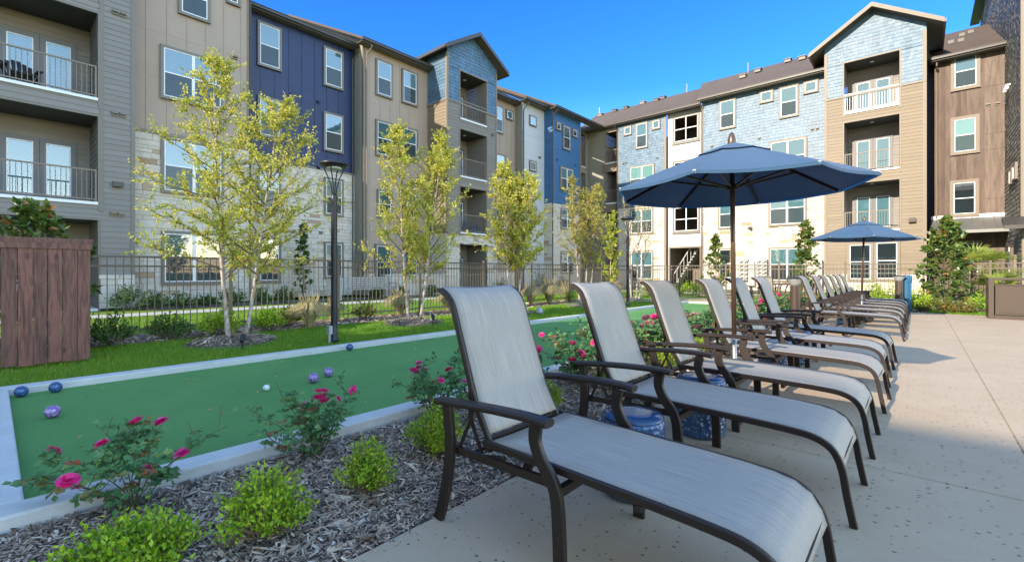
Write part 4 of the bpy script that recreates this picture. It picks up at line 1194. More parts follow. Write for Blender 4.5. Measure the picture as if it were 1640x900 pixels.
meters(1211, 1229.5, 415.5, 446, 2, 'grey meter bank on the stone wall, the right one beside the window')
W = Wall('Y-', 32.25); b = MB(); W.box(b, W.u(1200), W.u(1210), .0, .25, .3, W.z(1200, 419)); W.box(b, W.u(1203), W.u(1205), .25, .27, .9, 1.2)
tag(recentre(b.build('electric_cabinet', M['grey_metal'], bevel=.01)), 'tall pale grey electric cabinet between the two meter banks', 'cabinet')
b = MB(); W.box(b, W.u(1309.5), W.u(1318), .0, .3, .2, W.z(1310, 416)); tag(recentre(b.build('electric_cabinet', M['grey_metal'], bevel=.01)), 'grey cabinet on the stone wall next to the tan tower', 'cabinet')

# ---- low stone patio walls and bench by the left building
b = MB(); PW = Wall('X+', -19.3); rs = random.Random(4); fill(PW, b, 12.6, 16.3, 0, 1.0, 'stone', rs)
t = thing('patio_wall', 'low pale stone patio wall at the foot of the taupe boards', 'wall', (-19.4, 14.4, 0))
b.build('wall_face', [M['stone'], M['mortar']], t)
b = MB(); b.box(-19.6, -19.32, 12.6, 16.3, 0, .99); b.build('wall_core', M['mortar'], t)
b = MB(); b.box(-19.66, -19.22, 12.55, 16.35, 1.0, 1.06); b.build('cap_stone', M['concrete_white'], t)
t = thing('garden_bench', 'grey blue slatted swing bench in front of the white stone wall', 'bench', (-18.7, 10.9, 0))
b = MB()
for k in range(5): b.box(-18.62-.05, -18.6, 9.7, 12.3, .48+.10*k, .55+.10*k)
b.build('backrest', M['grey_metal'], t)
b = MB()
for k in range(5): b.box(-18.55+.1*k, -18.48+.1*k, 9.7, 12.3, .42, .45)
b.build('seat', M['grey_metal'], t)
for yy in (9.6, 12.35):
    b = MB(); b.box(-18.66, -18.0, yy, yy+.08, .66, .70); b.box(-18.66, -18.58, yy, yy+.08, 0, 1.0); b.box(-18.1, -18.02, yy, yy+.08, 0, .66); b.build('arm_frame', M['grey_metal'], t)

# ---- adirondack style chair on the top-left balcony and seat on a tower balcony
def porch_chair(x, y, z, rz, label, m):
    t = thing('porch_chair', label, 'chair', (x, y, z), None, rz, world=False)
    b = MB()
    for k in range(6):
        a = -.27+k*.108; hgt = .95-abs(k-2.5)*.05; b.bar((-.28, a, .30), (-.52, a*1.15, hgt), .095, .02, up=(1,0,.3))
    b.build('backrest', m, t)
    b = MB()
    for k in range(5): b.box(-.25+.11*k, -.15+.11*k, -.28, .28, .30+.02*k, .32+.02*k)
    b.build('seat', m, t)
    for s_ in (-1, 1):
        b = MB(); b.box(-.45, .3, s_*.36-.06, s_*.36+.06, .55, .575); b.build('armrest', m, t)
        b = MB(); b.box(.22, .29, s_*.33-.02, s_*.33+.02, 0, .55); b.bar((.25, s_*.30, .33), (-.55, s_*.30, .02), .03, .1); b.build('leg', m, t)
porch_chair(-20.3, Wall('X+', -20.3).u(34), zf3, .2, 'dark slatted porch chair behind the balcony rail at top left', M['black'])
porch_chair(-20.1, Wall('X+', -20.1).u(757), f2 if False else W5.z(736.7,371.5), .6, 'blue slatted chair on the second-level balcony of the left tower', M['blue_plastic'])

# ================================================================ LOUNGERS
def uvgrid(b, name, mat, parent, nu, nv, length, width, cl):
    """mesh made of one (nu x nv) grid: give it a uv map in metres"""
    o = b.build(name, mat, parent, smooth=True); me = o.data
    uvl = me.uv_layers.new(name='UVMap')
    for p in me.polygons:
        for li in p.loop_indices:
            vi = me.loops[li].vertex_index; uvl.data[li].uv = cl(vi)
    return o
def sling(parent, name, prof, ya, yb, lift=.0):
    """fabric over a profile of (x,z), sagging slightly between the rails"""
    P = []; # refine
    for (x0, z0), (x1, z1) in zip(prof[:-1], prof[1:]):
        for k in range(3): P.append((x0+(x1-x0)*k/3, z0+(z1-z0)*k/3))
    P.append(prof[-1]); n = len(P); m = 9; vs = []; L = [0]
    for i in range(1, n): L.append(L[-1]+math.dist(P[i], P[i-1]))
    for th in (0, -.004):
        for i, (x, z) in enumerate(P):
            x2, z2 = P[min(i+1, n-1)]; x1, z1 = P[max(i-1, 0)]; dx, dz = x2-x1, z2-z1; l = math.hypot(dx, dz); nx, nz = -dz/l, dx/l
            for j in range(m):
                t = j/(m-1); sag = -.005*(1-(2*t-1)**2)+th+lift
                vs.append((x+nx*sag, ya+(yb-ya)*t, z+nz*sag))
    fs = [(i*m+j, i*m+j+1, (i+1)*m+j+1, (i+1)*m+j) for i in range(n-1) for j in range(m-1)]
    k0 = n*m; fs += [(k0+i*m+j, k0+(i+1)*m+j, k0+(i+1)*m+j+1, k0+i*m+j+1) for i in range(n-1) for j in range(m-1)]
    rim = [i*m for i in range(n)]+[(n-1)*m+j for j in range(1, m)]+[i*m+m-1 for i in range(n-2, -1, -1)]+[j for j in range(m-2, 0, -1)]
    for a, c in zip(rim, rim[1:]+rim[:1]): fs.append((a, c, c+k0, a+k0))
    b = MB(); b.mesh(vs, fs)
    uv = {}
    for i in range(n):
        for j in range(m):
            uv[i*m+j] = uv[k0+i*m+j] = (L[i], (yb-ya)*j/(m-1))
    return uvgrid(b, name, M['sling'], parent, n, m, 0, 0, lambda vi: uv[vi])

def smoothp(pts, k=4):
    """Catmull-Rom through points"""
    P = [Vector(p) for p in pts]; out = []
    for i in range(len(P)-1):
        a = P[max(i-1, 0)]; b_ = P[i]; c = P[i+1]; d = P[min(i+2, len(P)-1)]
        for j in range(k):
            t = j/k; out.append(.5*((2*b_)+(-a+c)*t+(2*a-5*b_+4*c-d)*t*t+(-a+3*b_-3*c+d)*t**3))
    out.append(P[-1]); return out

def make_lounger():
    t = thing('sun_lounger', 'x', 'sun lounger', (0,0,0), 'grey sling loungers in a row along the deck', world=False)
    br = M['bronze']; HW = .325
    # local x: foot end +.76, rear legs -.75 ; y: -HW near side .. +HW far side
    for s_ in (-1, 1):
        y = s_*(HW-.035)
        # long side rail, bending down into the foot leg
        b = MB()
        pr = smoothp([(-.50,y,.425),(-.1,y,.418),(.25,y,.410),(.48,y,.402),(.60,y,.388),(.675,y,.345),(.712,y,.265),(.735,y,.13),(.76,y,.0)], 5)
        b.ribbon(pr, .022, .032, bev=.004); b.build('side_rail', br, t)
        # back frame rail
        b = MB(); pb = smoothp([(-.485,y-s_*.028,.40),(-.52,y-s_*.028,.465),(-.594,y-s_*.028,.60),(-.685,y-s_*.028,.85),(-.745,y-s_*.028,1.015),(-.780,y-s_*.028,1.07),(-.835,y-s_*.028,1.105)], 5)
        b.ribbon(pb, .022, .03, bev=.004); b.build('back_rail', br, t)
        ya = s_*(HW+.005)
        # rear leg, curved
        b = MB(); b.ribbon(smoothp([(-.775,ya,0),(-.745,ya,.08),(-.705,ya,.24),(-.69,ya,.38),(-.70,ya,.50),(-.715,ya,.585)], 5), .026, .058, bev=.004, wf=None); b.build('leg', br, t)
        # front leg: s curve from armrest down past the rail
        b = MB(); b.ribbon(smoothp([(-.05,ya,0),(-.055,ya,.16),(-.065,ya,.31),(-.09,ya,.385),(-.145,ya,.455),(-.175,ya,.53),(-.165,ya,.60)], 5), .026, .056, bev=.004); b.build('leg', br, t)
        # armrest: curved flat bar
        b = MB(); yy = s_*(HW+.028)
        pa = smoothp([(-.745,yy,.585),(-.60,yy+s_*.012,.602),(-.40,yy+s_*.016,.617),(-.2,yy+s_*.008,.622),(-.085,yy,.615)], 6)
        b.ribbon(pa, .062, .030, bev=.010); b.build('armrest', br, t, smooth=False)
        # lower side brace and back prop
        b = MB(); yi = s_*(HW-.02)
        b.bar((-.69,yi,.355),(-.10,yi,.365),.022,.034); b.build('side_brace', br, t)
        b = MB(); b.tube([(-.40,s_*.26,.37),(-.545,s_*.26,.345),(-.63,s_*.255,.50),(-.64,s_*.25,.69)], .0095, 8)
        b.tube([(-.66,s_*.30,.36),(-.60,s_*.285,.50),(-.585,s_*.275,.56)], .009, 8); b.build('back_prop', br, t)
    b = MB()
    for k, (p, q, a, c) in enumerate((((.704,-HW+.03,.275),(.704,HW-.03,.275),.02,.03),((-.48,-HW+.03,.40),(-.48,HW-.03,.40),.026,.026),((-.07,-HW,.345),(-.07,HW,.345),.03,.034),((.25,-HW+.03,.38),(.25,HW-.03,.38),.022,.022),((-.84,-HW+.055,1.104),(-.84,HW-.055,1.104),.022,.022),((-.50,-HW+.05,.43),(-.50,HW-.05,.43),.02,.02))):
        b = MB(); b.bar(p, q, a, c); b.build('crossbar', br, t)
    b = MB()
    b.tube([(-.60,-.27,.345),(-.60,.27,.345)], .011, 8)
    b.build('crossbar', br, t)
    for s_ in (-1, 1):     # inner pair of short legs under the middle
        b = MB(); b.ribbon([(.0+.06,s_*(HW-.07),.0),(.04,s_*(HW-.07),.35)], .03, .05, bev=.004) if False else None
    sl = [(-.46,.440),(-.2,.4365),(.1,.428),(.3,.425),(.45,.4195),(.55,.412),(.62,.397),(.675,.364),(.708,.312),(.724,.262)]
    sling(t, 'seat_sling', sl, -HW+.045, HW-.045)
    sb = [(-.497,.455),(-.54,.53),(-.575,.60),(-.665,.85),(-.722,1.012),(-.745,1.055),(-.775,1.088),(-.835,1.122),(-.848,1.118)]
    sling(t, 'back_sling', sb[::-1], -HW+.07, HW-.07)
    return t
LG = make_lounger()
LX = -.98; YN = [1.45, 2.64, 3.71, 4.99, 6.12, 7.28, 10.35, 11.75, 13.0, 14.2, 15.35, 16.5]
names = ['nearest grey sling lounger, its foot end cut off by the bottom edge of the photo',
 'grey sling lounger fully in shade, second from the viewer, drum stools on both sides',
 'third grey sling lounger from the viewer, just before the near umbrella pole',
 'sunlit grey sling lounger right behind the near umbrella pole',
 'sunlit grey sling lounger standing between the near umbrella pole and the bluish shaded one',
 'bluish grey sling lounger shaded by the near umbrella, last before the gap in the row',
 'first grey sling lounger after the gap, beside the tall bollard light',
 'second grey sling lounger after the gap, just past the far umbrella pole',
 'third grey sling lounger after the gap in the row',
 'fourth grey sling lounger after the gap, third from the far end of the row',
 'grey sling lounger next to last at the far end of the row',
 'last grey sling lounger at the far end of the row, darker in the umbrella shade']
rl = random.Random(3)
for i, y in enumerate(YN):
    o = LG if i == 0 else dup(LG, (0,0,0))
    o.location = (LX+(rl.uniform(-.02,.02) if i else 0), y+.325, 0); o.rotation_euler = (0,0,radians(rl.uniform(-1.2,1.2)) if i else 0); o['label'] = names[i]

# ---- ceramic drum stools
def drum(x, y, label, first=[None]):
    if first[0] is None:
        t = thing('garden_stool', label, 'garden stool', (x, y, 0), 'blue ceramic drum stools between the loungers', world=False)
        b = MB(); prof = [(.150,.0),(.166,.012),(.170,.03)]+[(.170+.003*sin(pi*k/10), .03+.36*k/10) for k in range(1, 10)]+[(.170,.395),(.166,.408)]
        b.lathe(prof, 40); b.build('body', M['ceramic'], t, smooth=True)
        b = MB(); b.lathe([(.166,.408),(.165,.415),(.158,.424),(.10,.431),(.03,.432),(.001,.431)], 40); b.build('top', M['ceramic_top'], t, smooth=True)
        first[0] = t; return t
    return dup(first[0], (x, y, 0), 0, label)
drum(-1.18, 2.33, 'blue ceramic drum stool between the two nearest loungers')
drum(-1.22, 3.50, 'blue ceramic drum stool between the second and third nearest loungers')
drum(-1.22, 5.85, 'blue ceramic drum stool in dappled light beyond the near umbrella pole')
drum(-1.22, 7.02, 'blue ceramic drum stool before the last lounger of the near group')
drum(-1.22, 12.60, 'dark ceramic drum stool past the far umbrella pole')
drum(-1.15, 15.05, 'ceramic drum stool near the far end of the row')

# ================================================================ UMBRELLAS
def make_umbrella():
    t = thing('patio_umbrella', 'x', 'umbrella', (0,0,0), 'blue octagonal umbrellas over the loungers', world=False)
    R, ze, za = 1.085, 1.965, 2.385; N = 8; ph = radians(2)
    b = MB()
    b.tube([(0,0,.05),(0,0,.62)], .0215, 20); b.build('lower_pole', M['silver'], t, smooth=True)
    b = MB(); b.tube([(0,0,.60),(0,0,2.40)], .019*1.12, 20); b.build('pole', M['pole'], t, smooth=True)
    # canopy: eight sagging gores with scalloped hem
    def surf(i, u, v, z_off=0, r0=0.0, r1=1.0):
        a0 = ph+2*pi*i/N; a1 = ph+2*pi*(i+1)/N; r = r0+(r1-r0)*v
        p0 = Vector((cos(a0)*R*r, sin(a0)*R*r, 0)); p1 = Vector((cos(a1)*R*r, sin(a1)*R*r, 0)); p = p0.lerp(p1, u)
        z = za-(za-ze)*(r**1.06); sag = .028*r*sin(pi*u); p *= (1-.028*sin(pi*u)*v*r1)
        return Vector((p.x, p.y, z-sag+z_off+ .012*sin(pi*u)*r))
    def canopy(name, r0, r1, zo, mu=7, mv=10):
        b = MB()
        for i in range(N):
            for side in (0, -.003):
                vs = [surf(i, a/(mu-1), c/(mv-1), zo+side, r0, r1) for c in range(mv) for a in range(mu)]
                b.mesh(vs, [(c*mu+a, c*mu+a+1, (c+1)*mu+a+1, (c+1)*mu+a) for c in range(mv-1) for a in range(mu-1)])
        return b.build(name, M['canopy'], t, smooth=False)
    c = canopy('canopy', .17, 1.0, 0)
    v = canopy('vent_cap', .0, .30, .016, 5, 5)
    # valance hem
    b = MB()
    for i in range(N):
        for k in range(6):
            p, q = surf(i, k/6, 1, -.001), surf(i, (k+1)/6, 1, -.001)
            b.quad(p, q, q-Vector((0,0,.022)), p-Vector((0,0,.022)))
    b.build('hem', M['canopy'], t)
    for i in range(N):
        a = ph+2*pi*i/N; cc, ss = cos(a), sin(a)
        f = lambda r: za-(za-ze)*(r**1.06)
        b = MB(); b.bar((cc*.03,ss*.03,f(.03)-.035),(cc*R*.5,ss*R*.5,f(.5)-.022),.017,.024); b.bar((cc*R*.5,ss*R*.5,f(.5)-.022),(cc*R*.995,ss*R*.995,f(1)-.014),.017,.024)
        rb = b.build('rib', M['bronze'], t)
        b = MB(); b.bar((cc*.045,ss*.045,1.985),(cc*R*.56,ss*R*.56,f(.56)-.035),.013,.019); b.build('strut', M['pole'], t)
        b = MB(); b.lathe([(.013,-.018),(.016,0),(.012,.010)], 8, (cc*R*.985,ss*R*.985,f(1)-.005)); b.build('rib_tip', M['white_plastic'], t)
    b = MB(); b.lathe([(.03,0),(.05,.008),(.05,.045),(.03,.055)], 18, (0,0,1.955)); b.lathe([(.03,0),(.045,.01),(.045,.04)], 18, (0,0,2.33)); b.build('hub', M['bronze'], t)
    b = MB(); b.lathe([(.034,0),(.036,.02),(.033,.06),(.022,.10),(.01,.118),(.001,.12)], 18, (0,0,2.375)); b.build('finial', M['pole'], t, smooth=True)
    b = MB(); b.lathe([(.235,0),(.24,.02),(.24,.06),(.22,.075),(.04,.085),(.035,.28),(.03,.285)], 32); b.build('base', M['bronze'], t)
    return t
M['pole'] = basic('bronze_pole', (.10,.062,.042), .35, metal=.35, var=.08, scale=8)
UM = make_umbrella(); UM.location = (-1.285, 4.58, 0); UM.rotation_euler = (radians(.3), radians(-.6), 0)
UM['label'] = 'large blue umbrella over the nearer loungers, showing its dark underside and ribs'
U2 = dup(UM, (-1.06, 13.92, .03), radians(12), 'smaller-looking blue umbrella over the far group of loungers')
U2.rotation_euler = (0, radians(1.5), radians(12))

# ================================================================ BALLS and small things on the court
def ball(px, py, r, m, label, z=0.0):
    x, y = gp(px, py, r)
    b = MB(); N = 20; prof = [(max(.0005, r*sin(pi*k/N)), -r*cos(pi*k/N)) for k in range(N+1)]; b.lathe(prof, 28)
    o = b.build('bocce_ball', M[m], None, smooth=True); o.location = (x, y, r+.001)
    return tag(o, label, 'ball')
ball(84, 659, .052, 'ball_purple', 'purple speckled ball lying alone near the left end of the court')
ball(34, 627, .052, 'ball_blue', 'blue speckled ball in the far left corner of the court')
ball(89, 620, .052, 'ball_blue', 'blue speckled ball against the far kerb, right of the corner one')
ball(502, 605, .054, 'ball_purple', 'purple speckled ball at mid court, the left one of the pair')
ball(526, 596, .054, 'ball_purple', 'purple speckled ball at mid court, the right one of the pair')
ball(426.5, 621, .032, 'ball_white', 'small white ball on the court')
ball(560, 556, .052, 'ball_blue', 'blue ball resting against the far kerb beyond the purple pair')
# garden spotlights
def spot(x, y, label, rz, m='lamp_metal'):
    t = thing('garden_spotlight', label, 'spotlight', (x, y, 0), 'small garden spotlights')
    b = MB(); b.tube([(x,y,-.04),(x,y,.10)], .012, 8); b.build('stake', M[m], t)
    b = MB(); d = Vector((cos(rz)*.8, sin(rz)*.8, .6)); p = Vector((x,y,.12)); b.tube([p-d*.05, p+d*.06, p+d*.09], [.03,.04,.045], 12); b.build('head', M[m], t)
x, y = gp(388, 556); spot(x, y, 'small dark spotlight by the mulch ring of the nearest tree', 2.6)
x, y = gp(694, 518); spot(x, y, 'small dark spotlight by the mulch ring of the second tree', 2.6)
x, y = gp(864, 501); b = MB(); b.lathe([(.10,0),(.11,.06),(.09,.14),(.04,.19),(.005,.2)], 18, (x,y,-.03)); tag(recentre(b.build('garden_rock', M['grey_metal'], smooth=True)), 'small pale rounded fixture on the lawn near the court kerb', 'fixture')

# ---- dining set on the patio beyond the court
def patio_chair(x, y, rz, label):
    t = thing('patio_chair', label, 'chair', (x, y, 0), 'sling dining chairs on the patio beyond the court', rz, world=False)
    br = M['bronze']
    for s_ in (-1, 1):
        b = MB(); b.ribbon(smoothp([(.30,s_*.27,0),(.27,s_*.27,.35),(.22,s_*.27,.62)], 4), .025, .045); b.build('leg', br, t)
        b = MB(); b.ribbon(smoothp([(-.34,s_*.27,0),(-.24,s_*.27,.3),(-.22,s_*.27,.6)], 4), .025, .045); b.build('leg', br, t)
        b = MB(); b.ribbon(smoothp([(-.28,s_*.28,.61),(0,s_*.29,.64),(.26,s_*.28,.63)], 4), .05, .025); b.build('armrest', br, t)
        b = MB(); b.ribbon(smoothp([(.27,s_*.23,.42),(0,s_*.23,.41),(-.20,s_*.23,.42),(-.28,s_*.23,.70),(-.38,s_*.23,1.02)], 4), .022, .03); b.build('back_rail', br, t)
    sling(t, 'sling', [(-.42,1.04),(-.37,1.01),(-.28,.72),(-.215,.46),(-.17,.43),(0,.425),(.2,.43),(.27,.41)][::1], -.22, .22)
    return t
tx, ty = -4.05, 19.9
t = thing('patio_table', 'dark round metal table on the patio beyond the court', 'table', (tx, ty, 0))
b = MB(); b.lathe([(.60,.71),(.62,.72),(.62,.735),(.58,.745),(.001,.746)], 32, (tx,ty,0)); b.build('tabletop', M['bronze'], t)
for k in range(4):
    a = k*pi/2+.5; b = MB(); b.ribbon(smoothp([(tx+cos(a)*.45,ty+sin(a)*.45,0),(tx+cos(a)*.25,ty+sin(a)*.25,.4),(tx+cos(a)*.35,ty+sin(a)*.35,.71)],4), .03, .03, axis=(-sin(a),cos(a),0)); b.build('leg', M['bronze'], t)
patio_chair(tx-1.05, ty-.55, .35, 'sling patio chair left of the dark round table')
patio_chair(tx+.9, ty+.4, 3.5, 'sling patio chair right of the dark round table')
patio_chair(tx-.1, ty-1.15, 1.6, 'sling patio chair in front of the dark round table')

# ================================================================ PLANTS
def leaf_arrays(P, D, size, wid, rng, fold=.25):
    """diamond leaves: P base points (n,3), D unit directions (n,3), size (n,), width ratio"""
    n = len(P)
    up = rng.normal(size=(n,3)); up[:,2] += .8
    S_ = np.cross(D, up); S_ /= (np.linalg.norm(S_, axis=1, keepdims=True)+1e-9)
    N_ = np.cross(S_, D); s = size[:,None]
    a = P; b_ = P + D*s*.45 + S_*s*wid*.5 + N_*s*fold*.2; c = P + D*s - N_*s*fold*.25; d = P + D*s*.45 - S_*s*wid*.5 + N_*s*fold*.2
    V = np.stack([a, b_, c, d], 1).reshape(-1, 3); Q = np.arange(n*4).reshape(n, 4)
    return V, Q
def add_leaves(b, P, D, size, wid, rng, cmu=.5, csd=.22, cvals=None):
    P = np.asarray(P, dtype=float); D = np.asarray(D, dtype=float)
    D = D/(np.linalg.norm(D, axis=1, keepdims=True)+1e-9)
    size = np.broadcast_to(size, (len(P),))*rng.uniform(.7, 1.25, len(P))
    V, Q = leaf_arrays(P, D, size, wid, rng)
    c = np.clip(rng.normal(cmu, csd, len(P)) if cvals is None else cvals, 0, 1)
    b.arr(V, Q, np.repeat(c, 4))

def curve_pts(p, d, L, n, rng, curl=(0,0,.4), jit=.12):
    p = np.array(p, float); d = np.array(d, float); d /= np.linalg.norm(d); out = [p.copy()]
    for k in range(n):
        d = d + np.array(curl)/n + rng.normal(size=3)*jit/ sqrt(n); d /= np.linalg.norm(d); p = p + d*L/n; out.append(p.copy())
    return np.array(out)

def birch(name, x, y, stems, label, seed, leaf_n=12, leaf=.055, mat='leaf_yellow', cb=1.15, group='yellow green young trees along the fence', spread=1.0, nbr=40, cmu=.5, ntw=8, cat='tree', bark='bark', elev=.75, dens_low=1.0):
    """stems: list of (dx, dy, lean_x, lean_y, height)"""
    rng = np.random.default_rng(seed); t = thing(name, label, cat, (x, y, 0), group)
    fol = MB(); LP = []; LD = []; LC = []
    for (dx, dy, lx, ly, H) in stems:
        n = 14; pts = []
        for k in range(n+1):
            s = k/n; pts.append((x+dx+lx*s**.8+.03*sin(5*s+seed)*s, y+dy+ly*s**.8+.03*cos(4*s+seed)*s, -.04+H*s))
        pts = np.array(pts)
        r0 = .045*(H/5)
        tb = MB(); tb.tube(pts.tolist(), [r0*(1-.86*(k/n)**.8)*(1.25 if k == 0 else 1) for k in range(n+1)], 10)
        tr = tb.build('trunk', M[bark], t, smooth=True)
        br = MB()
        for i in range(nbr):
            s = (cb/H) + (1-cb/H)*((i+rng.uniform(0,.9))/nbr)**.95; s = min(s, .985)
            q = s*n; k = int(q); f = q-k; p = pts[k]*(1-f)+pts[min(k+1,n)]*f
            az = i*2.4+rng.normal()*.35; rel = (s-cb/H)/(1-cb/H)
            L = spread*(.40+.95*(sin(pi*min(1, rel*.82+.18))**.8))*(1-.55*rel)*rng.uniform(.65,1.15)
            el = elev+.35*rel+rng.normal()*.12
            d = (cos(az)*cos(el), sin(az)*cos(el), sin(el))
            bp = curve_pts(p, d, L, 6, rng, curl=(0,0,.15), jit=.22)
            br.tube(bp.tolist(), [max(.0025, .011*(1-.8*j/6)*(L/1.2+.3)) for j in range(7)], 4, cap=False)
            for w_ in range(ntw):
                jq = rng.uniform(.18, 1.0)*6; jk = min(5, int(jq)); ff = jq-jk; tp = bp[jk]*(1-ff)+bp[jk+1]*ff
                td = (bp[jk+1]-bp[jk]); td /= np.linalg.norm(td); td = td+rng.normal(size=3)*.65; td[2] += .15
                TL = rng.uniform(.12,.36)*spread*(.6+.4*L)
                tw = curve_pts(tp, td, TL, 3, rng, curl=(0,0,.1), jit=.25)
                if TL > .15: br.tube(tw.tolist(), [.003,.0025,.002,.0015], 3, cap=False)
                cbase = np.clip(rng.normal(cmu,.14), 0, 1)
                m = max(1, int(leaf_n*rng.uniform(.4,1.4)*(dens_low if rel < .35 else 1)))
                tt = rng.uniform(.1, 1.05, m)*3
                for u_ in tt:
                    kk = min(2, int(u_)); pp = tw[kk]*(1-(u_-kk))+tw[kk+1]*(u_-kk)+rng.normal(size=3)*.012
                    LP.append(pp); dd = rng.normal(size=3)+td*.6; dd[2] -= .1; LD.append(dd); LC.append(np.clip(cbase+rng.normal()*.16, 0, 1))
        br.build('branches', M['twig'], tr)
    add_leaves(fol, LP, LD, leaf, .62, rng, cvals=np.array(LC))
    fol.build('crown', M[mat], t)
    return t
def mulch_ring(x, y, r, label, seed):
    rng = np.random.default_rng(seed); b = MB(); n = 28
    rr = r*(1+.10*rng.normal(size=n)); rr = (rr+np.roll(rr,1)+np.roll(rr,-1))/3
    c = len(b.v); vs = []; fs = []
    prof = [(1.0,-.045),(.85,-.005),(.5,.035),(.2,.05)]
    for f, z in prof:
        for k in range(n): a = 2*pi*k/n; vs.append((x+rr[k]*f*cos(a), y+rr[k]*f*sin(a), z+rng.normal()*.004))
    for j in range(3):
        for k in range(n): fs.append((j*n+k, j*n+(k+1) % n, (j+1)*n+(k+1) % n, (j+1)*n+k))
    fs.append(tuple(3*n+k for k in range(n))); b.mesh(vs, fs)
    o = b.build('mulch_mound', M['mulch'], None, smooth=True); o['kind'] = 'stuff'; o['label'] = label; o['category'] = 'mulch'
    return rr

def chips(b, n, x0, x1, y0, y1, rng, size=.045, z=.0, zf=None, pdf=None):
    X = rng.uniform(x0, x1, n); Y = y0+(y1-y0)*(rng.uniform(0, 1, n)**(pdf or 1)); Z = z+rng.uniform(0, .018, n)
    if zf is not None: Z = Z+zf(X, Y)
    L = size*rng.lognormal(0, .5, n); Wd = L*rng.uniform(.10,.34,n); a = rng.uniform(0, 2*pi, n); tilt = rng.normal(0,.28,n); roll = rng.normal(0,.35,n)
    D = np.stack([np.cos(a)*np.cos(tilt), np.sin(a)*np.cos(tilt), np.sin(tilt)], 1); Sx = np.stack([-np.sin(a)*np.cos(roll), np.cos(a)*np.cos(roll), np.sin(roll)], 1)
    P = np.stack([X, Y, Z], 1); l = (L/2)[:,None]; w2 = (Wd/2)[:,None]; tp = rng.uniform(.3,1,n)[:,None]
    N_ = np.cross(D, Sx)*(.0035)
    V = np.stack([P-D*l-Sx*w2*tp, P-D*l*.9+Sx*w2, P+D*l+Sx*w2*tp, P+D*l*.85-Sx*w2], 1).reshape(-1,3)
    Q = np.arange(n*4).reshape(n,4); b.arr(V, Q, np.repeat(np.clip(rng.beta(2.0,2.0,n)+rng.normal(0,.12,n),0,1), 4))

# mulch chips: the bed beside the deck, denser near the viewer
rng = np.random.default_rng(11)
b = MB()
chips(b, 30000, -3.15, -1.79, -.35, 1.9, rng, .022, -.012)
chips(b, 14000, -3.15, -1.79, 1.9, 4.2, rng, .027, -.012)
chips(b, 9000, -3.15, -1.79, 4.2, 17.6, rng, .05, -.01, pdf=1.5)
chips(b, 500, -1.80, -1.72, .2, 8, rng, .02, .002)
o = b.build('bark_mulch', M['chip']); o['kind'] = 'stuff'; o['label'] = 'shredded grey brown bark mulch in the bed beside the deck'; o['category'] = 'mulch'
b = MB(); chips(b, 9000, -11.3, -10.06, 0, 21, rng, .07, -.03); chips(b, 2500, -1.8, 3.0, 18.0, 21, rng, .08, -.025)
o = b.build('bark_mulch', M['chip']); o['kind'] = 'stuff'; o['label'] = 'dark bark mulch along the metal fence'; o['category'] = 'mulch'

# grass blades
def grass(name, n, x0, x1, y0, y1, seed, h=.05, zb=-.05, pw=1.0, hole=(), mat='leaf_grass', lab='short green lawn grass', cat='grass', wd=.006):
    rng = np.random.default_rng(seed); X = rng.uniform(x0, x1, n); Y = y0+(y1-y0)*rng.uniform(0,1,n)**pw
    keep = np.ones(n, bool)
    for (hx, hy, hr) in hole: keep &= ((X-hx)**2+(Y-hy)**2) > hr**2
    X = X[keep]; Y = Y[keep]; n = len(X)
    patch = .5+.25*np.sin(X*2.1+1)*np.cos(Y*1.3)+.2*np.sin(X*.7+Y*.9)
    H = h*rng.uniform(.5,1.3,n)*(1+.25*patch); a = rng.uniform(0,2*pi,n); lean = rng.uniform(.1,.7,n); ws = wd*(1+Y/8)
    bx = np.stack([X,Y,np.full(n,zb)],1); s = np.stack([-np.sin(a),np.cos(a),np.zeros(n)],1)*(ws/2)[:,None]
    tip = bx+np.stack([np.cos(a)*lean*H, np.sin(a)*lean*H, H],1)
    V = np.stack([bx-s, bx+s, tip],1).reshape(-1,3); Q = np.arange(n*3).reshape(n,3)
    b = MB(); b.arr(V, Q, np.repeat(np.clip(.25+.45*patch+rng.normal(0,.16,n),0,1),3))
    o = b.build(name, M[mat]); o['kind'] = 'stuff'; o['label'] = lab; o['category'] = cat; return o
TR = [(-9.06,2.84),(-9.13,6.74),(-9.1,10.3),(-9.1,14.2),(-9.1,18.2)]
holes = [(a, c, .62) for a, c in TR]
grass('lawn_grass', 70000, -10.05, -6.79, -1.5, 8.5, 1, .045, hole=holes, lab='short green lawn grass between the court kerb and the fence')
grass('lawn_grass', 45000, -10.05, -6.79, 8.5, 21, 2, .05, hole=holes, lab='short green lawn grass at the far end by the court', wd=.007)
grass('lawn_grass', 45000, -16.1, -11.6, -1, 26, 3, .06, lab='short green grass behind the metal fence', wd=.01)
grass('lawn_grass', 9000, .2, 3.0, 18.1, 19.6, 4, .06, lab='small patch of grass by the brown cabinet', wd=.01, zb=-.03)
for k, (a, c) in enumerate(TR):
    mulch_ring(a, c, .72, 'round bark mulch mound at the foot of the %s tree of the row' % ('first','second','third','fourth','fifth')[k], 40+k)
b = MB()
for k, (a, c) in enumerate(TR[:3]):
    n = 1500; rr = .68*np.sqrt(rng.uniform(0,1,n)); th = rng.uniform(0,2*pi,n); base = len(b.v)
    chips(b, n, 0, 1, 0, 1, rng, .05, 0)
    # move the chips of this ring onto the mound
    for i in range(n):
        x0 = sum(b.v[base+4*i+j][0] for j in range(4))/4; y0 = sum(b.v[base+4*i+j][1] for j in range(4))/4
        X = a+rr[i]*cos(th[i]); Y = c+rr[i]*sin(th[i]); zz = .055*(1-(rr[i]/.72)**2)-.01
        for j in range(4):
            v = b.v[base+4*i+j]; b.v[base+4*i+j] = (v[0]-x0+X, v[1]-y0+Y, v[2]+zz)
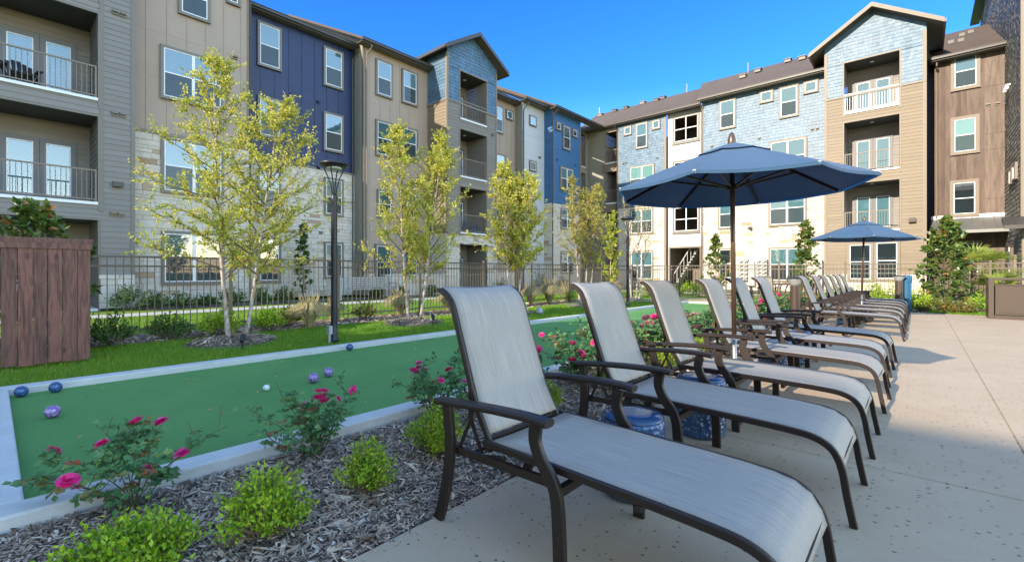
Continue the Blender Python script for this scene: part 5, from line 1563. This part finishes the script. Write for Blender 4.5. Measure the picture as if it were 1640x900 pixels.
o = b.build('bark_mulch', M['chip']); o['kind'] = 'stuff'; o['label'] = 'grey bark chips on the mounds under the near trees'; o['category'] = 'mulch'

birch('birch_tree', *TR[0], [(-.10,-.05,-.28,-.20,4.9),(.12,.12,.28,.45,4.15)], 'tallest young tree with two white trunks and yellow green leaves, nearest in the row', 21, leaf_n=17, leaf=.046, nbr=42, ntw=18, spread=1.15, cmu=.55, elev=.42, dens_low=1.7, cb=1.0)
birch('birch_tree', *TR[1], [(-.12,-.05,-.22,-.18,4.6),(.12,.08,.30,.40,4.35)], 'second young tree of the row, yellow green, in front of the taupe boards', 22, leaf_n=15, leaf=.052, nbr=42, ntw=17, spread=1.05, cmu=.55, elev=.62, cb=1.0, dens_low=1.5)
birch('birch_tree', *TR[2], [(-.10,0,-.1,-.15,4.35),(.1,.05,.25,.35,4.0),(0,0,.0,.1,4.0)], 'third young tree of the row, bright yellow green before the left tower', 23, leaf_n=14, leaf=.062, nbr=34, ntw=14, spread=1.0, cmu=.6, elev=.55, dens_low=1.4)
birch('birch_tree', *TR[3], [(-.15,0,-.2,-.2,4.5),(.15,.05,.25,.35,4.2),(0,.1,.05,.1,4.0)], 'fourth young tree of the row, brownish yellow leaves, before the blue siding', 24, leaf_n=11, leaf=.064, nbr=32, ntw=12, spread=.95, cmu=.55, mat='leaf_sparse', elev=.8)
birch('birch_tree', *TR[4], [(-.15,0,-.25,-.2,4.5),(.15,.05,.3,.4,4.3),(.0,.1,.1,.1,3.9)], 'nearly bare young tree with thin pale trunks before the sunlit stone wall', 25, leaf_n=2.2, leaf=.07, nbr=20, ntw=6, spread=1.0, mat='leaf_sparse', elev=.8)
# leafy tree between the fourth and fifth
birch('young_tree', -10.0, 17.6, [(0,0,.1,.1,3.6)], 'bushy bright green young tree by the fence corner, behind the fourth tree', 26, leaf_n=16, leaf=.09, nbr=30, ntw=8, spread=.7, cmu=.35, cb=.5, group=None, elev=.7)

def magnolia(x, y, H, spread, label, seed, cb=.25, nbr=46, leaf=.13, mat='leaf_magnolia', leaf_n=9, ntw=6, z0=0):
    return birch('magnolia_tree', x, y, [(0,0,.03,.03,H)], label, seed, leaf_n=leaf_n, leaf=leaf, mat=mat, cb=cb, nbr=nbr, spread=spread, ntw=ntw, group='glossy leaved magnolias', cat='magnolia', bark='twig', elev=.35, cmu=.5)
magnolia(-10.1, .45, 2.12, .72, 'magnolia with coppery leaf undersides rising behind the dark wood fence', 31, cb=.3, leaf=.13, nbr=40)
magnolia(*at(485, 9.3), 3.3, .42, 'dark slender magnolia before the white stone wall behind the fence', 32, mat='leaf_dark', nbr=30)
magnolia(*at(1146, 24.5), 3.0, .55, 'loose magnolia left of the near umbrella pole, before the stone wall', 33, nbr=34, leaf=.15, leaf_n=7)
magnolia(*at(1288, 24.3), 3.4, .62, 'tall magnolia behind the fence, before the double window of the stone wall', 34, nbr=38, leaf=.16, leaf_n=8)
magnolia(*at(1511, 19.9), 2.75, .74, 'dense broad magnolia beside the fence at right, before the brown plank wall', 35, nbr=56, leaf=.125, leaf_n=10, cb=.12)

def shrub(x, y, r, h, label, seed, n=900, leaf=.03, mat='leaf_box', name='boxwood_shrub', cat='shrub', group=None, up=1.3, wid=.55, z0=0, shoots=45, lob=.18, proto=None):
    """bush: many upright shoots fanning from the base, with leaves all along them"""
    rng = np.random.default_rng(seed); t = thing(name, label, cat, (x, y, z0), group)
    st = MB(); LP = []; LD = []; LC = []
    per = max(3, int(n/shoots))
    for i in range(shoots):
        az = rng.uniform(0, 2*pi); q = sqrt(rng.uniform(0, 1)); el = pi/2-q*1.25
        bx = np.array([x+rng.normal()*r*.12, y+rng.normal()*r*.12, z0-.01])
        L = h*rng.uniform(.72, 1.12)*(1-(q**2)*.18)
        tip = np.array([x+cos(az)*q*r*rng.uniform(.8,1.12), y+sin(az)*q*r*rng.uniform(.8,1.12), z0+h*(1-.62*q**2.2)*rng.uniform(.68,1.22)])
        mid = (bx+tip)/2+np.array([cos(az)*q*r*.22, sin(az)*q*r*.22, -.02*h]); k = 7
        tt = np.linspace(0,1,k)[:,None]; pts = (1-tt)**2*bx+2*tt*(1-tt)*mid+tt**2*tip
        st.tube(pts.tolist(), [.0035*(1-.7*j/k)*(r/.2)**.5 for j in range(k)], 4, cap=False)
        cb_ = rng.normal(.45,.13)
        u = rng.uniform(.30,1.0,per)**.8
        PP = (1-u[:,None])**2*bx+2*u[:,None]*(1-u[:,None])*mid+u[:,None]**2*tip
        PP = PP+rng.normal(size=PP.shape)*r*lob*.45
        ax = (tip-mid); ax /= np.linalg.norm(ax)
        DD = rng.normal(size=PP.shape)*.8+ax*up*.6+np.array([0,0,.35]); LP.append(PP); LD.append(DD); LC.append(np.clip(cb_+.22*(u-.6)+rng.normal(0,.13,per),0,1))
    fo = MB(); add_leaves(fo, np.vstack(LP), np.vstack(LD), leaf, wid, rng, cvals=np.concatenate(LC))
    st.build('stems', M['twig'], t); fo.build('foliage', M[mat], t)
    return t
G = 'bright green boxwoods in the mulch bed'
shrub(-2.36, .36, .26, .195, 'bright green boxwood at the bottom left corner, cut by the frame edge', 51, n=3600, leaf=.026, group=G, shoots=110)
shrub(-2.25, .83, .20, .28, 'bright green boxwood in front, second from the bottom left corner', 52, n=2900, leaf=.024, group=G, shoots=90)
shrub(-2.28, 1.38, .17, .27, 'compact green boxwood in the mulch bed left of the nearest lounger', 53, n=2100, leaf=.022, group=G, shoots=70)
shrub(-2.40, 1.95, .21, .31, 'yellow green boxwood just behind the nearest lounger armrest', 54, n=2100, leaf=.024, group=G, shoots=70)
yb = [3.05, 4.3, 5.5, 6.7, 8.0]
bl = ['boxwood between the nearest and the second lounger backs','boxwood under the back of the third lounger','boxwood under the back of the lounger at the near umbrella pole','boxwood behind the bluish shaded lounger','boxwood in the gap of the lounger row']
for k, yy in enumerate(yb): shrub(-2.38, yy, .22, .32, 'green '+bl[k], 55+k, n=1300, leaf=.028, group=G, shoots=50)

# ---- roses
def bloom_mesh(seed, r=.036):
    rng = np.random.default_rng(seed); b = MB()
    for ring, (n, tilt, rr) in enumerate(((4,1.35,.55),(5,1.05,.8),(6,.7,.95),(6,.25,1.05))):
        for k in range(n):
            a = 2*pi*k/n+ring*.5+rng.normal()*.1; R_ = r*rr; d = np.array([cos(a)*cos(tilt), sin(a)*cos(tilt), sin(tilt)]); s = np.array([-sin(a), cos(a), 0]); nn = np.cross(s, d)
            c0 = np.array([0,0,0.]); p1 = d*R_*.55+s*R_*.55-nn*R_*.1; p2 = d*R_*1.05+s*R_*.35+nn*R_*.12; p3 = d*R_*1.05-s*R_*.35+nn*R_*.12; p4 = d*R_*.55-s*R_*.55-nn*R_*.1
            b.cur = float(np.clip(rng.normal(.5,.25),0,1)); b.poly([c0,p1,p2,p3,p4])
    return b
BL = {}
def bloom(parent, p, k, pale, rng, sc=1.0):
    key = (k, pale)
    if key not in BL:
        b = bloom_mesh(200+k); o = b.build('bloom', M['petal_pale' if pale else 'petal'], None, off=(0,0,0)); BL[key] = o.data; bpy.data.objects.remove(o)
    o = bpy.data.objects.new('bloom', BL[key]); COL.objects.link(o); o.parent = parent
    w_ = Vector(parent['_w']) if parent.get('_w') is not None else Vector((0,0,0))
    o.location = Vector(p)-w_; o.rotation_euler = (rng.normal()*.5, rng.normal()*.5, rng.uniform(0,6)); o.scale = (sc,)*3
def rose(x, y, h, r, label, seed, canes=9, nb=7, tips=None, big=1.0, leafs=1.0):
    rng = np.random.default_rng(seed); t = thing('rose_bush', label, 'rose bush', (x, y, 0), 'pink flowering rose bushes in the mulch bed')
    st = MB(); LP = []; LD = []; LC = []; ends = []
    for i in range(canes):
        if tips and i < len(tips): tx_, ty_, tz_ = tips[i]
        else:
            az = i*2.4+rng.normal()*.4; q = rng.uniform(.35,1.0); tx_, ty_, tz_ = cos(az)*r*q, sin(az)*r*q, h*rng.uniform(.55,1.0)*(1.05-.35*q)
        b0 = np.array([x+rng.normal()*.02, y+rng.normal()*.02, -.02]); tip = np.array([x+tx_, y+ty_, tz_]); mid = b0*.5+tip*.5+np.array([-tx_*.15, -ty_*.15, tz_*.18])+rng.normal(size=3)*.02
        tt = np.linspace(0,1,8)[:,None]; pts = (1-tt)**2*b0+2*tt*(1-tt)*mid+tt**2*tip
        st.tube(pts.tolist(), [.0035*big*(1-.6*j/8) for j in range(8)], 5, cap=False); ends.append(tip)
        side = []
        for s_ in range(4):
            u = rng.uniform(.45,.95); p = (1-u)**2*b0+2*u*(1-u)*mid+u**2*tip; d = rng.normal(size=3); d[2] = abs(d[2])*.7+.2; d /= np.linalg.norm(d); sl_ = curve_pts(p, d, rng.uniform(.06,.14)*big, 3, rng, curl=(0,0,.2)); st.tube(sl_.tolist(), [.002*big]*4, 4, cap=False); side.append(sl_)
            if rng.uniform() < .35: ends.append(sl_[-1])
        # compound leaves: five leaflets on a short stalk
        for kx in range(int(17*leafs)):
            if kx % 2 == 0: u = rng.uniform(.25,1.0); p = (1-u)**2*b0+2*u*(1-u)*mid+u**2*tip
            else: sl_ = side[rng.integers(0,4)]; p = sl_[rng.integers(1,4)]
            d = rng.normal(size=3); d[2] = d[2]*.4+.1; d /= np.linalg.norm(d); sd_ = np.cross(d, [0,0,1.]); sd_ /= np.linalg.norm(sd_)+1e-6; cc = np.clip(rng.normal(.45,.2),0,1)
            if rng.uniform() < .10: cc = rng.uniform(.9,1)
            for (f, sg) in ((.35,1),(.35,-1),(.7,1),(.7,-1),(1,0)):
                LP.append(p+d*.055*f*big); LD.append(d*.4+sd_*sg+np.array([0,0,-.1])+(d if sg == 0 else 0)+rng.normal(size=3)*.1); LC.append(cc)
    fo = MB(); add_leaves(fo, LP, LD, .040*big, .75, rng, cvals=np.array(LC))
    st.build('stems', M['stem'], t); fo.build('foliage', M['leaf_rose'], t)
    rng.shuffle(ends)
    for k in range(min(nb, len(ends))): bloom(t, tuple(ends[k]+np.array([0,0,.01])), k % 4, rng.uniform() < .18, rng, big*rng.uniform(.7,1.15))
    return t
rose(-3.00, .50, .38, .38, 'pink rose bush spilling over the near kerb at the left, nearest the corner', 71, canes=11, nb=8, tips=[(-.25,-.42,.20),(-.3,-.1,.34),(-.15,.02,.38),(-.12,.12,.36),(.1,.38,.34),(-.2,-.3,.30)])
rose(-2.95, 1.42, .40, .34, 'pink rose bush at mid bed, left of the compact boxwood', 72, canes=11, nb=7, tips=[(-.1,-.38,.36),(-.05,-.22,.40),(0,.0,.40),(.05,.22,.38),(.1,.12,.28),(0,-.1,.34)])
rose(-2.92, 2.36, .52, .38, 'pink rose bush just left of the nearest lounger back', 73, canes=12, nb=10, tips=[(-.05,-.32,.36),(0,-.2,.42),(.02,.25,.50),(.1,.3,.38),(-.05,.35,.52)])
ry = [3.3, 4.2, 5.15, 6.1, 7.05, 8.0, 8.95, 9.9, 10.9, 11.9, 12.9, 13.9, 14.9, 15.9]
rlab = ['between the first and second lounger backs, low','between the first and second lounger backs, full of pink blooms','between the second and third lounger backs','behind the third lounger back','just left of the near umbrella pole','behind the near umbrella pole','behind the bluish lounger back','left of the tall bollard light','right of the tall bollard light','behind the first lounger after the gap','behind the second lounger after the gap','behind the third lounger after the gap','behind the fourth lounger after the gap','behind the last loungers of the row']
for k, yy in enumerate(ry):
    rose(-2.85+.08*sin(k*2.1), yy, .62+.06*sin(k*1.7), .44, 'rose bush '+rlab[k], 80+k, canes=12 if k < 4 else 10, nb=10 if k in (0,1,2,3) else 6, big=1.25 if k < 3 else 1.6, leafs=1.15)

# ---- shrubs along the fence and in the far beds
def fshrub(px, Y, r, h, label, seed, **k):
    x, y = at(px, Y); return shrub(x, y, r, h, label, seed, **k)
GF = 'dark green shrubs along the metal fence'
for k, (px_, py_, r_, h_, lab) in enumerate(((175,551,.40,.50,'dark shrub in the mulch right beside the wood fence'),(273,541,.42,.40,'low dark shrub before the fence, left of the first tree'),(352,536,.36,.48,'green shrub just behind the trunks of the first tree'),(431,528,.36,.42,'round green shrub between the first tree and the garden lamp'))):
    x, y = gp(px_, py_); shrub(x, y, r_, h_, lab, 120+k, n=1100, leaf=.055, mat='leaf_dark' if k < 2 else 'leaf_box', name='fence_shrub', group=GF, shoots=45)
GS = 'dry fountain grass clumps and autumn shrubs along the fence'
def clump(x, y, r, h, label, seed, n=1300, mat='leaf_straw', name='ornamental_grass'):
    rng = np.random.default_rng(seed); t = thing(name, label, 'ornamental grass', (x, y, 0), GS); b = MB()
    az = rng.uniform(0,2*pi,n); q = rng.uniform(0,1,n)**.6
    for i in range(n):
        c, s_ = cos(az[i]), sin(az[i]); L = h*rng.uniform(.7,1.15); out = r*1.35*q[i]; p0 = np.array([x+c*.04, y+s_*.04, -.04]); p1 = np.array([x+c*out*.45, y+s_*out*.45, L*.75]); p2 = np.array([x+c*out, y+s_*out, L*(1-.55*q[i])])
        sd_ = np.array([-s_, c, 0])*.006*(1+r); b.cur = float(np.clip(rng.normal(.5,.22),0,1)); b.quad(p0-sd_, p0+sd_, p1+sd_*.8, p1-sd_*.8); b.quad(p1-sd_*.8, p1+sd_*.8, p2+sd_*.2, p2-sd_*.2)
    b.build('blades', M[mat], t)
    b = MB()
    for i in range(18):
        a = rng.uniform(0,2*pi); L = h*rng.uniform(1.0,1.2); p = (x+cos(a)*r*.5, y+sin(a)*r*.5, L); b.tube([(x,y,0),(x+cos(a)*r*.2,y+sin(a)*r*.2,L*.6),p], [.003,.003,.009], 4)
    b.build('seed_heads', M['leaf_straw'], t); return t
for k, (px_, py_, r_, h_, lab) in enumerate(((495,522,.42,.62,'dry grass clump left of the garden lamp'),(535,512,.3,.5,'small dry grass clump right behind the garden lamp'),(640,503,.45,.62,'dry grass clump left of the second tree trunks'),(718,497,.42,.6,'dry grass clump right of the second tree trunks'),(850,487,.4,.72,'dry grass clump right of the third tree'),(880,485,.45,.8,'tall dry grass clump further right of the third tree'),(905,481,.4,.7,'dry grass clump left of the fourth tree'),(985,474,.4,.7,'dry grass clump near the far garden lamp'))):
    x, y = gp(px_, py_); clump(x, y, r_, h_, lab, 140+k)
for k, (px_, py_, lab) in enumerate(((583,510,'thin rose coloured shrub right of the garden lamp'),(460,521,'reddish low shrub left of the garden lamp'),(912,482,'green shrub by the fence before the fourth tree'))):
    x, y = gp(px_, py_); shrub(x, y, .34, .42, lab, 160+k, n=500, leaf=.06, mat='leaf_red' if k < 2 else 'leaf_box', name='autumn_shrub', group=GS, shoots=30)
# hedge shrubs at the foot of the left building
GB = 'dark clipped shrubs at the foot of the left building'
spots = [(208,495,.55,.75,'by the grey pier'),(250,494,.5,.5,'under the left half of the beige window'),(292,492,.45,.45,'under the right half of the beige window'),(330,490,.4,.4,'just right of the beige window'),(372,487,.5,.6,'behind the first tree trunks'),(420,484,.5,.5,'under the first navy section window'),(455,482,.45,.6,'left of the slender magnolia'),(605,470,.45,.5,'left of the low patio wall'),(640,468,.45,.5,'before the low patio wall'),(690,468,.5,.55,'at the left corner of the left tower'),(800,462,.5,.7,'right of the left tower'),(865,459,.5,1.4,'before the white siding'),(900,457,.5,.9,'before the blue siding')]
for k, (px_, py_, r_, h_, lab) in enumerate(spots):
    W_ = -18.9 if px_ < 680 else (-18.2 if px_ > 690 else -18.7)
    a, c = ray(px_); d = W_/a; shrub(W_, d*c, r_, h_, 'dark green shrub '+lab, 170+k, n=650, leaf=.085, mat='leaf_dark', name='foundation_shrub', group=GB, shoots=34)
GR = 'low plants in the bed along the right fence'
far = [(1040,22.6,.5,.8,'leaf_box','below the nearly bare tree'),(1085,23.0,.45,.6,'leaf_box','at the left of the stair doorway'),(1103,27.0,.4,.7,'leaf_box','before the stair doorway'),(1120,22.8,.45,.8,'leaf_box','at the right of the stair doorway'),(1330,22.6,.5,.65,'leaf_box','behind the backs of the far loungers'),(1345,22.4,.5,.6,'leaf_dark','right behind the last lounger back'),(1392,22.4,.6,.8,'leaf_box','just right of the far umbrella pole'),(1418,20.4,.5,.9,'leaf_box','left of the far bollard light'),(1463,20.2,.55,.65,'leaf_box','right of the blue bin'),(1478,19.2,.5,.45,'leaf_box','in front, right of the blue bin'),(1500,18.9,.6,.4,'leaf_red','before the dense magnolia, rusty orange'),(1530,18.6,.55,.35,'leaf_red','red tipped, at the edge of the deck'),(1555,20.6,.5,.6,'leaf_dark','dark, right of the dense magnolia'),(1575,19.2,.45,.5,'leaf_box','left of the brown cabinet'),(1290,18.6,.6,.55,'leaf_red','red leaved, behind the group after the gap'),(1265,17.6,.6,.5,'leaf_red','rusty, behind the tall bollard light'),(1235,18.4,.6,.5,'leaf_red','rusty, left of the tall bollard light')]
for k, (px_, Y_, r_, h_, m_, lab) in enumerate(far):
    fshrub(px_, Y_, r_, h_, 'low bush '+lab, 190+k, n=700, leaf=.07, mat=m_, name='bedding_bush', group=GR, shoots=34)
# palm-like yuccas right of the magnolia
def yucca(x, y, h, r, label, seed):
    rng = np.random.default_rng(seed); t = thing('yucca_palm', label, 'palm', (x, y, 0), 'spiky palms at the right'); b = MB(); n = 16
    b.tube([(x,y,0),(x+.02,y,h*.55)], [.09,.07], 8); b.build('trunk', M['twig'], t)
    b = MB()
    for f in range(26):
        az = rng.uniform(0,2*pi); el = rng.uniform(-.35,1.3); c0 = np.array([x,y,h*.55]); d = np.array([cos(az)*cos(el), sin(az)*cos(el), sin(el)]); L = r*rng.uniform(.8,1.1); base = c0+d*L*.45
        s_ = np.array([-sin(az),cos(az),0]); nn = np.cross(d, s_)
        b.cur = float(np.clip(rng.normal(.5,.2),0,1)); w2 = s_*.012; b.quad(c0-w2,c0+w2,base+w2,base-w2)
        for k in range(n):
            a = -1.25+2.5*k/(n-1); dd = d*cos(a)+s_*sin(a)+nn*rng.normal()*.1; tip = base+dd*L*.6-np.array([0,0,.10*L]); sw = np.cross(dd, nn)*.018
            b.poly([base, base+dd*L*.3+sw, tip, base+dd*L*.3-sw])
    b.build('fronds', M['leaf_palm'], t); return t
M['leaf_palm'] = m_leaf('palm_frond', [(0,(.08,.14,.02)),(.5,(.22,.28,.04)),(1,(.40,.38,.08))], .3)
yucca(*at(1558, 22.8), 2.3, 1.0, 'spiky fan palm right of the dense magnolia', 220)
yucca(*at(1590, 23.2), 2.4, .9, 'yellow green fan palm above the brown cabinet', 221)
yucca(*at(1600, 20.6), 1.1, .75, 'low fan palm right behind the brown cabinet', 222)
# grey boulders by the fence
for k, (px_, Y_) in enumerate(((1532,20.7),(1545,20.5))):
    rng = np.random.default_rng(300+k); x, y = at(px_, Y_); b = MB(); prof = [(.01,.0),(.3,.02),(.36,.12),(.28,.26),(.12,.33),(.005,.34)]
    b.lathe(prof, 12); b.v = [(v[0]*(1+.2*rng.normal()), v[1]*(.8+.15*rng.normal()), v[2]*(1+.15*rng.normal())) for v in b.v]
    o = b.build('boulder', M['grey_metal'], None); o.location = (x, y, -.05); tag(o, 'grey boulder under the dense magnolia, the %s one' % ('left' if k == 0 else 'right'), 'rock', 'grey boulders by the right fence')
# fallen leaves on turf, lawn kerb and deck
rng = np.random.default_rng(77); b = MB(); n = 150
X = rng.uniform(-6.5,-3.4,n); Y = rng.uniform(.2,17,n); X[:60] = rng.uniform(-6.58,-6.2,60); Y[60:100] = rng.uniform(.2,6,40)
P = np.stack([X,Y,np.full(n,.006)],1); a = rng.uniform(0,2*pi,n); D = np.stack([np.cos(a),np.sin(a),rng.normal(0,.15,n)],1); add_leaves(b, P, D, .04, .6, rng, .8, .2)
o = b.build('fallen_leaves', M['leaf_sparse']); o['kind'] = 'stuff'; o['label'] = 'dry fallen leaves scattered on the green court'; o['category'] = 'leaves'

# ---------------------------------------------------------------- tidy up
for o in list(bpy.data.objects):
    if '_w' in o: del o['_w']
